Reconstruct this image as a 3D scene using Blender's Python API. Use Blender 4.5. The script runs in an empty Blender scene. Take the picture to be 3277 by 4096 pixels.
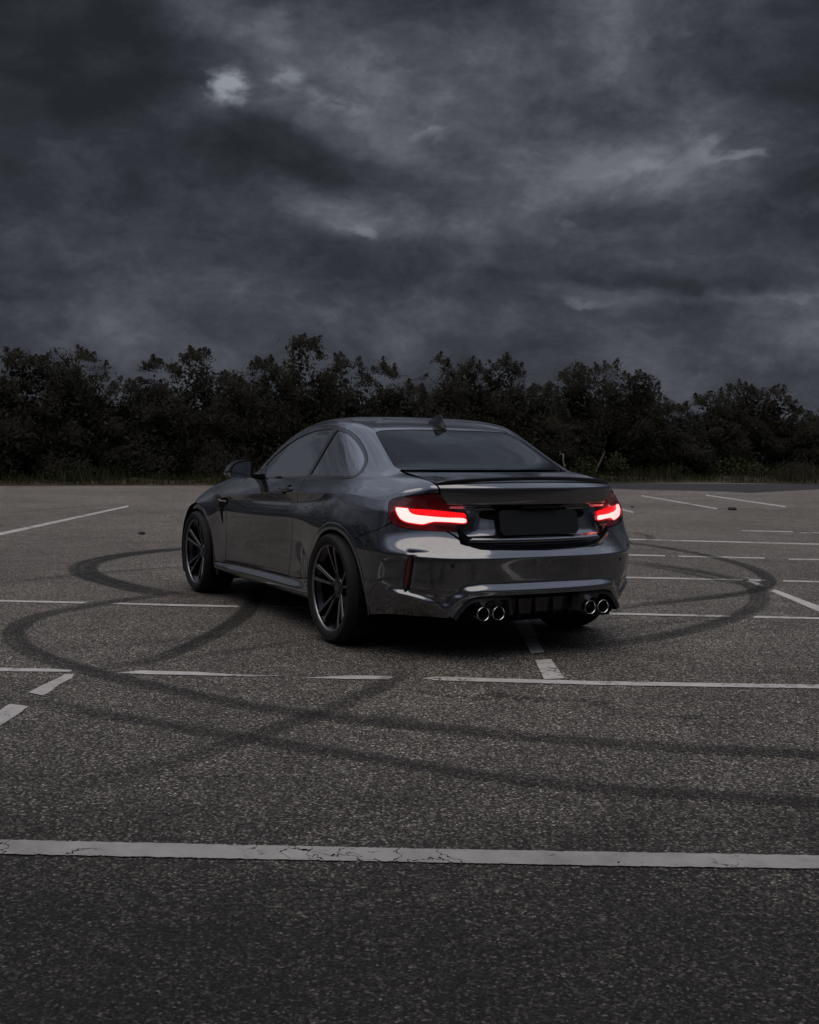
import bpy, math, random
import numpy as np
from mathutils import Matrix, Vector, noise as mnoise

sc = bpy.context.scene
COL = sc.collection
rng = np.random.default_rng(7)
random.seed(7)

# ------------------------------------------------------------------ camera
FW = Vector((0.88480, -0.46258, -0.05611)); RT = Vector((-0.46272, -0.88643, 0.01131)); UP = Vector((0.05497, -0.01595, 0.99836))
CAM = Vector((-6.45666, 3.75716, 1.18833))
cd = bpy.data.cameras.new('camera'); co = bpy.data.objects.new('camera', cd); COL.objects.link(co)
co.matrix_world = Matrix(((RT.x, UP.x, -FW.x, CAM.x), (RT.y, UP.y, -FW.y, CAM.y), (RT.z, UP.z, -FW.z, CAM.z), (0, 0, 0, 1)))
cd.sensor_fit = 'VERTICAL'; cd.sensor_height = 36.0; cd.lens = 36.0 * 4744.0 / 4096.0
cd.clip_start = 0.1; cd.clip_end = 6000
sc.camera = co
FH = Vector((FW.x, FW.y, 0)).normalized(); RH = Vector((FH.y, -FH.x, 0))      # level forward and right

# ------------------------------------------------------------------ light and exposure
vs = sc.view_settings
vs.view_transform = 'Standard'; vs.look = 'None'; vs.exposure = 0.0; vs.gamma = 1.0; vs.use_curve_mapping = False
SUN_EL, SUN_OFF = 77.0, 150.0          # degrees; a broad bright patch of cloud nearly overhead
sun_dir = (FH * math.cos(math.radians(SUN_OFF)) - RH * math.sin(math.radians(SUN_OFF)))
sun_vec = Vector((sun_dir.x * math.cos(math.radians(SUN_EL)), sun_dir.y * math.cos(math.radians(SUN_EL)), math.sin(math.radians(SUN_EL))))
sl = bpy.data.lights.new('sun', 'SUN'); so = bpy.data.objects.new('sun', sl); COL.objects.link(so)
sl.energy = 1.0; sl.angle = math.radians(60); sl.color = (1.0, 0.85, 0.70)
so.rotation_euler = (-sun_vec).to_track_quat('-Z', 'Y').to_euler()

class NT:
    """small helper to write node trees"""
    def __init__(s, tree): s.t = tree; s.n = tree.nodes; s.l = tree.links
    def node(s, typ, **kw):
        n = s.n.new(typ)
        for k, v in kw.items():
            if k.startswith('i_'):
                key = k[2:]; key = int(key) if key.isdigit() else key.replace('_', ' ')
                s.set(n.inputs[key], v)
            else: setattr(n, k, v)
        return n
    def set(s, sock, v):
        if isinstance(v, bpy.types.NodeSocket): s.l.new(v, sock)
        else: sock.default_value = v
    def math(s, op, a, b=0.0, c=None, clamp=False):
        n = s.n.new('ShaderNodeMath'); n.operation = op; n.use_clamp = clamp
        s.set(n.inputs[0], a); s.set(n.inputs[1], b)
        if c is not None: s.set(n.inputs[2], c)
        return n.outputs[0]
    def vmath(s, op, a, b):
        n = s.n.new('ShaderNodeVectorMath'); n.operation = op; s.set(n.inputs[0], a); s.set(n.inputs[1], b)
        return n.outputs['Value'] if op in ('DOT_PRODUCT', 'LENGTH') else n.outputs[0]
    def ramp(s, fac, stops, interp='LINEAR'):
        n = s.n.new('ShaderNodeValToRGB'); n.color_ramp.interpolation = interp
        el = n.color_ramp.elements
        while len(el) < len(stops): el.new(0.5)
        for e, (p, c) in zip(el, stops):
            e.position = p; e.color = (c, c, c, 1) if isinstance(c, (int, float)) else tuple(c) + (1,)
        s.set(n.inputs[0], fac); return n.outputs[0]
    def smooth(s, v, a, b):
        n = s.n.new('ShaderNodeMapRange'); n.interpolation_type = 'SMOOTHSTEP'
        s.set(n.inputs[0], v); n.inputs[1].default_value = a; n.inputs[2].default_value = b
        return n.outputs[0]
    def noise(s, vec, scale, detail=4, rough=0.5, dist=0.0, out=0):
        n = s.n.new('ShaderNodeTexNoise'); s.set(n.inputs['Vector'], vec); n.inputs['Scale'].default_value = scale
        n.inputs['Detail'].default_value = detail; n.inputs['Roughness'].default_value = rough; n.inputs['Distortion'].default_value = dist
        return n.outputs[out]
    def mix(s, fac, a, b, blend='MIX'):
        n = s.n.new('ShaderNodeMix'); n.data_type = 'RGBA'; n.blend_type = blend
        s.set(n.inputs[0], fac); s.set(n.inputs[6], a if not isinstance(a, tuple) else tuple(a) + (1,)); s.set(n.inputs[7], b if not isinstance(b, tuple) else tuple(b) + (1,))
        return n.outputs[2]

world = bpy.data.worlds.new('World'); sc.world = world; world.use_nodes = True
w = NT(world.node_tree); w.n.clear()
wout = w.node('ShaderNodeOutputWorld'); wbg = w.node('ShaderNodeBackground')
w.l.new(wbg.outputs[0], wout.inputs[0])
sky = w.node('ShaderNodeTexSky', sky_type='NISHITA', sun_disc=False, sun_elevation=math.radians(SUN_EL),
             sun_rotation=math.atan2(sun_vec.x, sun_vec.y), air_density=1.0, dust_density=2.0)
dirn = w.node('ShaderNodeTexCoord').outputs['Generated']
sep = w.node('ShaderNodeSeparateXYZ', i_0=dirn)
fwd = w.vmath('DOT_PRODUCT', dirn, tuple(FH)); rgt = w.vmath('DOT_PRODUCT', dirn, tuple(RH)); zz = sep.outputs[2]
az = w.math('ARCTAN2', rgt, fwd); el = w.math('ARCSINE', zz)
# layer of stratocumulus: direction projected on a cloud ceiling, so that it foreshortens towards the horizon
cv3 = w.vmath('MULTIPLY', dirn, (1.0, 1.0, 1.8))
warp = w.vmath('MULTIPLY', w.vmath('SUBTRACT', w.noise(cv3, 5.0, 4, .55, 0, 1), (.5, .5, .5)), (.09, .09, .09))
cv3 = w.vmath('ADD', cv3, warp)
n1 = w.noise(cv3, 4.6, 12, 0.62, 0.0)
n2 = w.noise(w.vmath('ADD', cv3, (5.2, 1.7, 3.1)), 13.0, 12, 0.64, 0.0)
n3 = w.noise(w.vmath('ADD', cv3, (1.2, 8.7, 4.1)), 1.9, 3, 0.5)
def blob(a0, e0, ra, re, rot=0.0):
    """soft elliptical cloud mass or opening at an azimuth and elevation (radians)"""
    x = w.math('SUBTRACT', az, a0); y = w.math('SUBTRACT', el, e0)
    c, s_ = math.cos(rot), math.sin(rot)
    p = w.math('DIVIDE', w.math('ADD', w.math('MULTIPLY', x, c), w.math('MULTIPLY', y, s_)), ra)
    q = w.math('DIVIDE', w.math('SUBTRACT', w.math('MULTIPLY', y, c), w.math('MULTIPLY', x, s_)), re)
    r2 = w.math('ADD', w.math('MULTIPLY', p, p), w.math('MULTIPLY', q, q))
    return w.math('POWER', 2.718, w.math('MULTIPLY', w.math('POWER', r2, 1.6), -1.0))
# ragged edges: wobble the angles with cloud noise before placing masses
wob = w.noise(cv3, 8.0, 8, 0.6, 0, 1)
ws = w.node('ShaderNodeSeparateXYZ', i_0=wob)
az = w.math('ADD', az, w.math('MULTIPLY', w.math('SUBTRACT', ws.outputs[0], 0.5), 0.10))
el = w.math('ADD', el, w.math('MULTIPLY', w.math('SUBTRACT', ws.outputs[1], 0.5), 0.055))
def P(u, v): return ((u - 862) / 2497.0, (933 - v) / 2497.0)
def total(items):
    acc = None
    for (u, v, ru, rv, rot, amp) in items:
        a0, e0 = P(u, v)
        t = w.math('MULTIPLY', blob(a0, e0, ru / 2497.0, rv / 2497.0, rot), amp)
        acc = t if acc is None else w.math('ADD', acc, t)
    return acc
darks = total([(140, 205, 320, 165, 0.1, .85), (560, 350, 220, 62, -0.12, .8), (1640, 120, 260, 200, 0, .45), (250, 420, 380, 90, 0, .35),
               (1000, 60, 200, 60, 0, .3), (1250, 600, 420, 30, 0, .35), (700, 560, 400, 60, 0, .2), (1640, 380, 160, 160, 0, .3)])
lights = total([(640, 210, 260, 90, -0.5, .45), (1000, 320, 330, 110, -0.3, .45), (1380, 380, 260, 60, 0.05, .55), (1000, 470, 330, 45, -0.1, .4),
                (700, 450, 160, 35, -0.3, .5), (1300, 615, 330, 18, -0.05, .55), (420, 80, 120, 120, -0.9, .35), (862, 690, 1200, 80, 0, .12), (-1250, 160, 800, 420, 0.1, .75)])
spots = total([(476, 228, 38, 30, 0.1, 3.0), (600, 205, 40, 18, 0.2, 1.2), (700, 238, 70, 16, -0.1, 1.1), (590, 120, 30, 40, .8, .35), (1350, 368, 50, 10, 0, .7), (1445, 345, 30, 16, .4, .6),
               (1505, 366, 60, 8, 0, .8), (905, 302, 40, 10, 0, .6), (1170, 466, 26, 10, 0, .7), (768, 490, 30, 12, -.4, .8), (1290, 390, 40, 12, 0, .4), (1220, 626, 70, 7, 0, .4), (1640,628,60,6,0,.3)])
base = w.math('ADD', 0.56, w.math('MULTIPLY', w.math('SUBTRACT', n1, 0.5), 1.25))
base = w.math('ADD', base, w.math('MULTIPLY', w.math('SUBTRACT', n2, 0.5), 1.05))
base = w.math('ADD', base, w.math('MULTIPLY', w.math('SUBTRACT', n3, 0.5), 0.35))
base = w.math('ADD', base, w.math('MULTIPLY', lights, 0.46))
base = w.math('SUBTRACT', base, w.math('MULTIPLY', darks, 0.55))
spot = w.math('MULTIPLY', spots, w.smooth(n2, 0.30, 0.56))
ccol = w.ramp(base, [(0.05, (.017, .0195, .023)), (0.35, (.029, .033, .041)), (0.55, (.047, .051, .064)), (0.75, (.078, .083, .102)), (1.0, (.14, .148, .172))])
ccol = w.mix(w.math('MULTIPLY', spot, 0.55, clamp=True), ccol, (.26, .28, .32))
# an overcast sky brightens towards the zenith
high = w.smooth(zz, 0.40, 0.70)
ccol = w.mix(w.math('MULTIPLY', high, 0.72), ccol, (.047, .052, .065))      # the high overcast is more even
lift = w.math('ADD', 1.0, w.math('MULTIPLY', w.smooth(zz, 0.37, 0.66), 7.0))
up = w.node('ShaderNodeVectorMath', operation='SCALE', i_0=ccol); w.set(up.inputs['Scale'], w.math('MULTIPLY', lift, 10.0))
# cloud covers nearly all of the blue behind it
tot = w.mix(0.995, sky.outputs[0], up.outputs[0])
w.l.new(tot, wbg.inputs[0]); wbg.inputs[1].default_value = 0.1

# ------------------------------------------------------------------ helpers
def material(name, col=(.5, .5, .5), rough=.5, metal=0.0, spec=.5, coat=0.0, coat_rough=.03, **kw):
    m = bpy.data.materials.new(name); m.use_nodes = True
    b = m.node_tree.nodes['Principled BSDF']
    b.inputs['Base Color'].default_value = tuple(col) + (1,)
    b.inputs['Roughness'].default_value = rough; b.inputs['Metallic'].default_value = metal
    b.inputs['Specular IOR Level'].default_value = spec
    b.inputs['Coat Weight'].default_value = coat; b.inputs['Coat Roughness'].default_value = coat_rough
    for k, v in kw.items(): b.inputs[k.replace('_', ' ')].default_value = v
    return m
def nt_of(m):
    t = NT(m.node_tree); return t, t.n['Principled BSDF'], t.n['Material Output']
def link(name, me, mat, parent=None, kind=None, label=None):
    o = bpy.data.objects.new(name, me); COL.objects.link(o)
    if mat is not None:
        for mm in (mat if isinstance(mat, (list, tuple)) else [mat]): me.materials.append(mm)
    if parent is not None: o.parent = parent
    if kind: o['kind'] = kind
    if label: o['label'] = label
    return o
def tag(o, label, cat, group=None):
    o['label'] = label; o['category'] = cat
    if group: o['group'] = group
    return o
def empty(name, loc=(0, 0, 0), parent=None):
    o = bpy.data.objects.new(name, None); COL.objects.link(o); o.location = loc; o.empty_display_size = .2
    if parent is not None: o.parent = parent
    return o
def mesh_np(V, F):
    """mesh from numpy arrays; F is (n,3) or (n,4)"""
    me = bpy.data.meshes.new('m'); V = np.asarray(V, np.float32); F = np.asarray(F, np.int32)
    me.vertices.add(len(V)); me.vertices.foreach_set('co', V.ravel())
    k = F.shape[1]
    me.loops.add(F.size); me.loops.foreach_set('vertex_index', F.ravel())
    me.polygons.add(len(F)); me.polygons.foreach_set('loop_start', np.arange(0, F.size, k, dtype=np.int32))
    me.update(calc_edges=True); me.validate(); return me
class MB:
    """collects shapes into one mesh"""
    def __init__(s): s.V = []; s.F = []
    def add(s, V, F):
        o = len(s.V); s.V += [tuple(map(float, v)) for v in V]; s.F += [tuple(i + o for i in f) for f in F]; return s
    def box(s, a, b):
        (x0, y0, z0), (x1, y1, z1) = a, b
        return s.add([(x0, y0, z0), (x1, y0, z0), (x1, y1, z0), (x0, y1, z0), (x0, y0, z1), (x1, y0, z1), (x1, y1, z1), (x0, y1, z1)],
                     [(0, 3, 2, 1), (4, 5, 6, 7), (0, 1, 5, 4), (1, 2, 6, 5), (2, 3, 7, 6), (3, 0, 4, 7)])
    def loft(s, rings, closed=True, caps=True):
        n = len(rings[0]); V = [p for r in rings for p in r]; F = []
        for i in range(len(rings) - 1):
            for j in range(n if closed else n - 1):
                k = (j + 1) % n; F.append((i * n + j, i * n + k, (i + 1) * n + k, (i + 1) * n + j))
        if caps and closed:
            F.append(tuple(range(n - 1, -1, -1))); F.append(tuple((len(rings) - 1) * n + j for j in range(n)))
        return s.add(V, F)
    def tube(s, pts, rad, n=8, caps=True):
        pts = [Vector(p) for p in pts]; rings = []; prev = None
        rad = rad if isinstance(rad, (list, tuple)) else [rad] * len(pts)
        for i, p in enumerate(pts):
            d = (pts[min(i + 1, len(pts) - 1)] - pts[max(i - 1, 0)]).normalized()
            if prev is None:
                a = d.orthogonal().normalized()
            else:
                a = (prev - d * prev.dot(d)); a = a.normalized() if a.length > 1e-6 else d.orthogonal().normalized()
            prev = a; b = d.cross(a)
            rings.append([p + (a * math.cos(t) + b * math.sin(t)) * rad[i] for t in [2 * math.pi * k / n for k in range(n)]])
        return s.loft(rings, True, caps)
    def lathe(s, prof, n=64, axis='y', center=(0, 0, 0), closed_prof=False):
        """profile of (radius, height along axis)"""
        rings = []
        for r, h in prof:
            ring_ = []
            for k in range(n):
                t = 2 * math.pi * k / n
                if axis == 'y': ring_.append((center[0] + r * math.cos(t), center[1] + h, center[2] + r * math.sin(t)))
                elif axis == 'x': ring_.append((center[0] + h, center[1] + r * math.cos(t), center[2] + r * math.sin(t)))
                else: ring_.append((center[0] + r * math.cos(t), center[1] + r * math.sin(t), center[2] + h))
            rings.append(ring_)
        if closed_prof: rings.append(rings[0])
        return s.loft(rings, True, False)
    def build(s, name, mat, parent=None, smooth=None, **kw):
        me = bpy.data.meshes.new(name); me.from_pydata(s.V, [], s.F); me.update()
        import bmesh
        bm = bmesh.new(); bm.from_mesh(me); bmesh.ops.recalc_face_normals(bm, faces=bm.faces); bm.to_mesh(me); bm.free()
        if smooth is not None: 
            me.shade_smooth()
            if smooth < 180: me.set_sharp_from_angle(angle=math.radians(smooth))
        return link(name, me, mat, parent, **kw)

# ------------------------------------------------------------------ the car park and its surroundings
SHADE_AXIS = (0.8748, -0.4844, -4.0270)      # across-direction of the bays and where the long line lies
def asphalt(name, dark, light, chip, depth_shade=False):
    m = material(name, rough=.78, spec=.32); t, b, o = nt_of(m)
    tc = t.node('ShaderNodeTexCoord').outputs['Object']
    vor = t.node('ShaderNodeTexVoronoi', i_Vector=tc, i_Scale=125.0); vor.inputs['Randomness'].default_value = 1.0
    vor2 = t.node('ShaderNodeTexVoronoi', i_Vector=t.vmath('ADD', tc, (3.3, 1.1, .7)), i_Scale=210.0)
    cs = t.node('ShaderNodeSeparateColor', i_0=vor.outputs['Color']); cs2 = t.node('ShaderNodeSeparateColor', i_0=vor2.outputs['Color'])
    big = t.noise(tc, 0.35, 5, .6); mid = t.noise(tc, 2.6, 5, .6)
    wear = t.math('ADD', t.math('MULTIPLY', big, .6), t.math('MULTIPLY', mid, .4))
    c = t.mix(t.smooth(wear, .30, .70), dark, light)
    stone = t.ramp(cs.outputs[0], [(0, .22), (.35, .5), (.65, 1.1), (.86, 2.2), (.95, 3.4), (1, chip * 1.4)])
    fine = t.ramp(cs2.outputs[1], [(0, .6), (.6, 1.0), (.93, 1.5), (1, 2.6)])
    c = t.mix(1.0, c, stone, 'MULTIPLY'); c = t.mix(1.0, c, fine, 'MULTIPLY')
    tint = t.ramp(cs.outputs[1], [(0, (1.06, .98, .92)), (.5, (1, 1, 1)), (1, (.95, 1.0, 1.05))]); c = t.mix(1.0, c, tint, 'MULTIPLY')
    # oil drips, darker mends and hairline cracks
    oil = t.math('MULTIPLY', t.smooth(t.noise(tc, 1.15, 5, .62), .60, .70), .45)
    c = t.mix(oil, c, (.020, .019, .018))
    wv_ = t.vmath('ADD', tc, t.vmath('MULTIPLY', t.noise(tc, 1.6, 5, .65, 0, 1), (.9, .9, 0)))
    ck = t.node('ShaderNodeTexVoronoi', feature='DISTANCE_TO_EDGE', i_Scale=.30); t.l.new(wv_, ck.inputs['Vector'])
    ckm = t.math('MULTIPLY', t.smooth(ck.outputs['Distance'], .0045, .0015), t.smooth(t.noise(tc, .5, 3, .5), .48, .58))
    c = t.mix(t.math('MULTIPLY', ckm, .75), c, (.012, .011, .010))
    if depth_shade:
        # light gradient put into the colour: darker in the foreground, lighter far off
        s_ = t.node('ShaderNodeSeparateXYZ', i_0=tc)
        dd = t.math('ADD', t.math('ADD', t.math('MULTIPLY', s_.outputs[0], SHADE_AXIS[0]), t.math('MULTIPLY', s_.outputs[1], SHADE_AXIS[1])), t.math('MULTIPLY', t.math('SUBTRACT', mid, .5), 1.2))
        k = t.ramp(t.node('ShaderNodeMapRange', i_0=dd, i_1=SHADE_AXIS[2] - 1.6, i_2=SHADE_AXIS[2] + 3.6).outputs[0], [(0, .13), (.2, .19), (.31, .36), (.45, .62), (.7, .88), (1, 1.0)])
        far = t.ramp(t.node('ShaderNodeMapRange', i_0=dd, i_1=SHADE_AXIS[2] + 4.0, i_2=SHADE_AXIS[2] + 24.0).outputs[0], [(0, 1.0), (.5, 1.22), (1, 1.45)])
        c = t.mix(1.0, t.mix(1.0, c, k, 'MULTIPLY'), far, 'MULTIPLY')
    t.l.new(c, b.inputs['Base Color'])
    t.l.new(t.ramp(cs.outputs[2], [(0, .62), (1, .9)]), b.inputs['Roughness'])
    h = t.math('ADD', t.math('MULTIPLY', vor.outputs['Distance'], -1.0), t.math('MULTIPLY', cs.outputs[0], .5))
    bp = t.node('ShaderNodeBump', i_Strength=.6, i_Distance=.004, i_Height=h); t.l.new(bp.outputs[0], b.inputs['Normal'])
    return m
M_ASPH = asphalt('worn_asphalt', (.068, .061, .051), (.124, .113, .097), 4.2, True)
M_ASPH2 = asphalt('dark_asphalt', (.026, .026, .027), (.036, .036, .037), 2.0)
M_SOIL = material('soil', rough=.95, spec=.2); t, b, o = nt_of(M_SOIL)
tc = t.node('ShaderNodeTexCoord').outputs['Object']
t.l.new(t.ramp(t.noise(tc, 1.6, 6, .65), [(.3, (.022, .020, .014)), (.5, (.045, .040, .026)), (.7, (.075, .066, .046))]), b.inputs['Base Color'])

def sheet(name, pts, z, mat, parent=None, kind=None):
    me = bpy.data.meshes.new(name); me.from_pydata([(x, y, z) for x, y in pts], [], [tuple(range(len(pts)))]); me.update()
    o = link(name, me, mat, parent, kind)
    if me.polygons[0].normal.z < 0: me.flip_normals()
    return o
GR = [(-3000, -3000), (3000, -3000), (3000, 3000), (-3000, 3000)]
sheet('ground', GR, -.03, M_SOIL, kind='structure')
EDGE = [(26.715,2.416),(26.317,-1.156),(25.666,-6.408),(25.010,-13.206),(25.380,-19.978),(25.761,-24.589),(23.249,-27.701),(20.595,-33.548)]
EDGE = [(40.0, 70.0), (29.0, 24.0)] + EDGE + [(18.0, -40.0), (10.0, -70.0)]
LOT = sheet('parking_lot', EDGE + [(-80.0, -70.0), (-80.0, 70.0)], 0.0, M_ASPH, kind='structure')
ROAD = [(22.260,-17.198),(20.841,-17.482),(19.513,-18.644),(18.829,-19.402),(17.810,-19.360),(18.514,-20.970),(19.647,-23.893),(20.636,-26.516)], [(25.668,-19.682),(23.242,-29.424)]
lane = sheet('asphalt_lane', ROAD[0] + ROAD[1][::-1], .004, M_ASPH2, kind='structure')

# painted bay lines: thin worn sheets on the asphalt
M_LINE = material('road_paint', rough=.6, spec=.4); t, b, o = nt_of(M_LINE)
tc = t.node('ShaderNodeTexCoord').outputs['Object']
gr = t.noise(tc, 9.0, 6, .65); fi = t.noise(tc, 70.0, 4, .6); lo = t.noise(tc, 1.3, 4, .6)
c = t.ramp(t.math('ADD', t.math('MULTIPLY', gr, .6), t.math('MULTIPLY', lo, .4)), [(.34, (.34, .32, .30)), (.48, (.50, .48, .455)), (.66, (.64, .615, .59))])
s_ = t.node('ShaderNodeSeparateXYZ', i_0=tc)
dd = t.math('ADD', t.math('MULTIPLY', s_.outputs[0], SHADE_AXIS[0]), t.math('MULTIPLY', s_.outputs[1], SHADE_AXIS[1]))
line_shade = t.ramp(t.node('ShaderNodeMapRange', i_0=dd, i_1=SHADE_AXIS[2] - .4, i_2=SHADE_AXIS[2] + 3.0).outputs[0], [(0, .55), (.4, .70), (1, 1.0)])  # the foreground's dimmer light, put into the colour of the lines
t.l.new(t.mix(1.0, t.mix(t.smooth(fi, .66, .74), c, (.14, .13, .12)), line_shade, 'MULTIPLY'), b.inputs['Base Color'])
crk = t.node('ShaderNodeTexVoronoi', feature='DISTANCE_TO_EDGE', i_Scale=1.1); t.l.new(t.vmath('ADD', t.vmath('MULTIPLY', tc, (1.0, 1.0, 1.0)), t.noise(tc, 5.0, 4, .6, 0, 1)), crk.inputs['Vector'])
crack = t.math('MULTIPLY', t.smooth(crk.outputs['Distance'], .010, .004), t.smooth(t.noise(tc, 1.9, 3, .5), .44, .52))
chip = t.smooth(t.math('ADD', t.math('MULTIPLY', t.noise(tc, 24.0, 6, .75), .55), t.math('MULTIPLY', t.noise(tc, 1.7, 4, .6), .45)), .555, .60)
hole = t.math('MAXIMUM', crack, chip)
at = t.node('ShaderNodeAttribute', attribute_name='edge')
ed = t.smooth(t.math('ADD', at.outputs['Fac'], t.math('MULTIPLY', t.math('SUBTRACT', t.noise(tc, 20.0, 6, .75), .5), 1.5)), .12, .18)
alpha = t.math('MULTIPLY', t.math('SUBTRACT', 1.0, hole), ed)
t.l.new(alpha, b.inputs['Alpha'])
bp = t.node('ShaderNodeBump', i_Strength=.3, i_Distance=.003, i_Height=fi); t.l.new(bp.outputs[0], b.inputs['Normal'])
LINES = [
 ('L1',[(-2.798,3.260),(-2.822,3.220),(-3.123,2.685),(-3.419,2.155),(-3.704,1.633),(-3.993,1.102),(-4.015,1.062),(-4.098,1.152),(-4.077,1.191),(-3.802,1.707),(-3.525,2.211),(-3.242,2.723),(-2.954,3.240),(-2.933,3.278)]),
 ('L2a',[(0.007,2.846),(-0.021,2.800),(-0.154,2.570),(-0.237,2.470),(-0.288,2.489),(-0.126,2.816),(-0.099,2.861)]),
 ('L2b',[(-0.410,2.300),(-0.392,2.159),(-0.557,1.891),(-0.695,1.747),(-0.837,1.528),(-0.782,1.697),(-0.646,1.920),(-0.518,2.141)]),
 ('L2c',[(-0.922,1.483),(-0.956,1.231),(-1.058,1.038),(-1.103,1.035),(-1.145,1.082),(-1.050,1.261)]),
 ('L2d',[(-1.183,0.920),(-1.171,0.836),(-1.620,0.126),(-2.155,-0.842),(-2.193,-0.911),(-2.265,-0.832),(-2.228,-0.764),(-1.702,0.187),(-1.256,0.883)]),
 ('L3a',[(2.749,2.419),(2.735,2.386),(2.388,1.809),(2.309,1.872),(2.649,2.399),(2.663,2.432)]),
 ('L3b',[(2.227,1.712),(2.245,1.612),(1.766,0.861),(1.678,0.892),(1.919,1.293)]),
 ('L3c',[(1.680,0.724),(1.519,0.480),(1.235,0.010),(1.165,0.045),(1.446,0.510)]),
 ('L3d',[(0.755,-0.756),(0.438,-1.373),(-0.068,-2.178),(-0.145,-2.108),(0.355,-1.312),(0.679,-0.709)]),
 ('L3e',[(-0.158,-2.327),(-0.407,-2.690),(-0.454,-2.769),(-0.516,-2.702),(-0.470,-2.623),(-0.225,-2.235)]),
 ('L4a',[(2.503,-2.659),(2.258,-3.048),(1.568,-4.113),(1.477,-4.024),(2.157,-2.969),(2.399,-2.585)]),
 ('L4b',[(1.478,-4.232),(1.271,-4.535),(1.183,-4.441),(1.387,-4.141)]),
 ('L5a',[(4.287,-4.272),(3.848,-4.841),(3.729,-4.741),(4.136,-4.160)]),
 ('L5b',[(3.749,-4.937),(3.236,-5.717),(3.124,-5.609),(3.631,-4.837)]),
 ('L5c',[(3.049,-5.886),(2.837,-6.205),(2.752,-6.115),(2.941,-5.776)]),
 ('L6',[(6.168,-5.673),(5.900,-5.935),(4.381,-7.852),(4.238,-7.699),(5.765,-5.830),(5.995,-5.544)]),
 ('L7a',[(6.626,-8.571),(6.214,-9.165),(6.060,-9.008),(6.506,-8.458)]),
 ('L7b',[(6.026,-9.110),(5.827,-9.394),(5.716,-9.276),(5.913,-8.994)]),
 ('D1',[(9.060,1.615),(9.506,1.369),(15.714,-1.871),(15.197,-1.749),(9.042,1.439),(8.547,1.686)]),
 ('D2a',[(1.655,-3.897),(1.666,-3.979),(1.201,-3.747),(1.180,-3.656)]),
 ('D2b',[(0.900,-3.509),(0.991,-3.650),(0.053,-3.176),(-0.200,-3.043),(-0.426,-2.799),(-0.200,-2.909)]),
 ('D3a',[(0.508,-0.672),(0.461,-0.782),(0.130,-0.618),(-0.302,-0.370),(-0.299,-0.266),(0.176,-0.513)]),
 ('D3b',[(-0.331,-0.245),(-0.318,-0.359),(-0.789,-0.100),(-0.812,0.011)]),
 ('D3c',[(-0.987,0.103),(-0.993,-0.005),(-1.488,0.246),(-1.464,0.362)]),
 ('D4a',[(-0.932,2.896),(-1.022,2.823),(-1.204,2.916),(-1.355,3.000),(-1.504,3.099),(-1.446,3.177),(-1.199,3.038)]),
 ('D4b',[(-0.713,2.777),(-0.614,2.716),(-0.461,2.610),(-0.339,2.537),(-0.349,2.483),(-0.455,2.517),(-0.597,2.609),(-0.755,2.684),(-0.820,2.729)]),
 ('R1',[(17.284,-15.236),(11.717,-12.696),(11.344,-12.347),(16.791,-14.843)]),
 ('R2',[(17.148,-17.222),(11.942,-14.785),(11.547,-14.373),(16.645,-16.776)]),
 ('R3',[(12.521,-10.832),(11.168,-10.170),(10.765,-9.841),(12.062,-10.450)]),
]
def painted(name, pts, z, mat, parent):
    """outline filled with an inner ring, so that the paint can fray along its edge"""
    P2 = np.array(pts); n = len(P2)
    dense = []
    for i in range(n):
        a, b_ = P2[i], P2[(i + 1) % n]; k = max(1, int(np.linalg.norm(b_ - a) / .12))
        dense += [a + (b_ - a) * j / k for j in range(k)]
    D = np.array(dense); m = len(D)
    if np.sum(D[:, 0] * np.roll(D[:, 1], -1) - np.roll(D[:, 0], -1) * D[:, 1]) < 0: D = D[::-1]
    tang = np.roll(D, -1, 0) - np.roll(D, 1, 0); tang /= np.maximum(np.linalg.norm(tang, axis=1, keepdims=True), 1e-9)
    I = D + np.stack([-tang[:, 1], tang[:, 0]], 1) * .018
    V = [(x, y, z) for x, y in D] + [(x, y, z) for x, y in I]
    F = [(i, (i + 1) % m, m + (i + 1) % m, m + i) for i in range(m)] + [tuple(range(m, 2 * m))]
    me = bpy.data.meshes.new(name); me.from_pydata(V, [], F); me.update()
    ca = me.attributes.new('edge', 'FLOAT', 'POINT'); ca.data.foreach_set('value', [0.0] * m + [1.0] * m)
    o = link(name, me, mat, parent)
    return o
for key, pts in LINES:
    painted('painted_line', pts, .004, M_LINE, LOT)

# rubber laid down by spinning tyres
M_RUB = material('tyre_rubber_streak', (.012, .012, .012), .75, spec=.3); t, b, o = nt_of(M_RUB)
tc = t.node('ShaderNodeTexCoord').outputs['Object']
at = t.node('ShaderNodeAttribute', attribute_name='edge'); st = t.node('ShaderNodeAttribute', attribute_name='amount')
nz = t.ramp(t.noise(tc, 110.0, 3, .8), [(.34, .30), (.60, 1.0)]); lg = t.ramp(t.noise(tc, .9, 4, .6), [(.30, .72), (.60, 1.0)])
ac = t.node('ShaderNodeAttribute', attribute_name='across'); al = t.node('ShaderNodeAttribute', attribute_name='along')
stv = t.node('ShaderNodeCombineXYZ', i_0=t.math('MULTIPLY', ac.outputs['Fac'], 3.2), i_1=t.math('MULTIPLY', al.outputs['Fac'], .35), i_2=t.math('MULTIPLY', st.outputs['Fac'], 31.0))
streak = t.ramp(t.noise(stv.outputs[0], 1.6, 5, .6), [(.34, .45), (.54, 1.0)])
nz = t.math('MULTIPLY', nz, streak)
a = t.math('MULTIPLY', t.math('MULTIPLY', t.smooth(at.outputs['Fac'], 0.0, .85), nz), t.math('MULTIPLY', lg, st.outputs['Fac']))
t.l.new(a, b.inputs['Alpha'])
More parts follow.
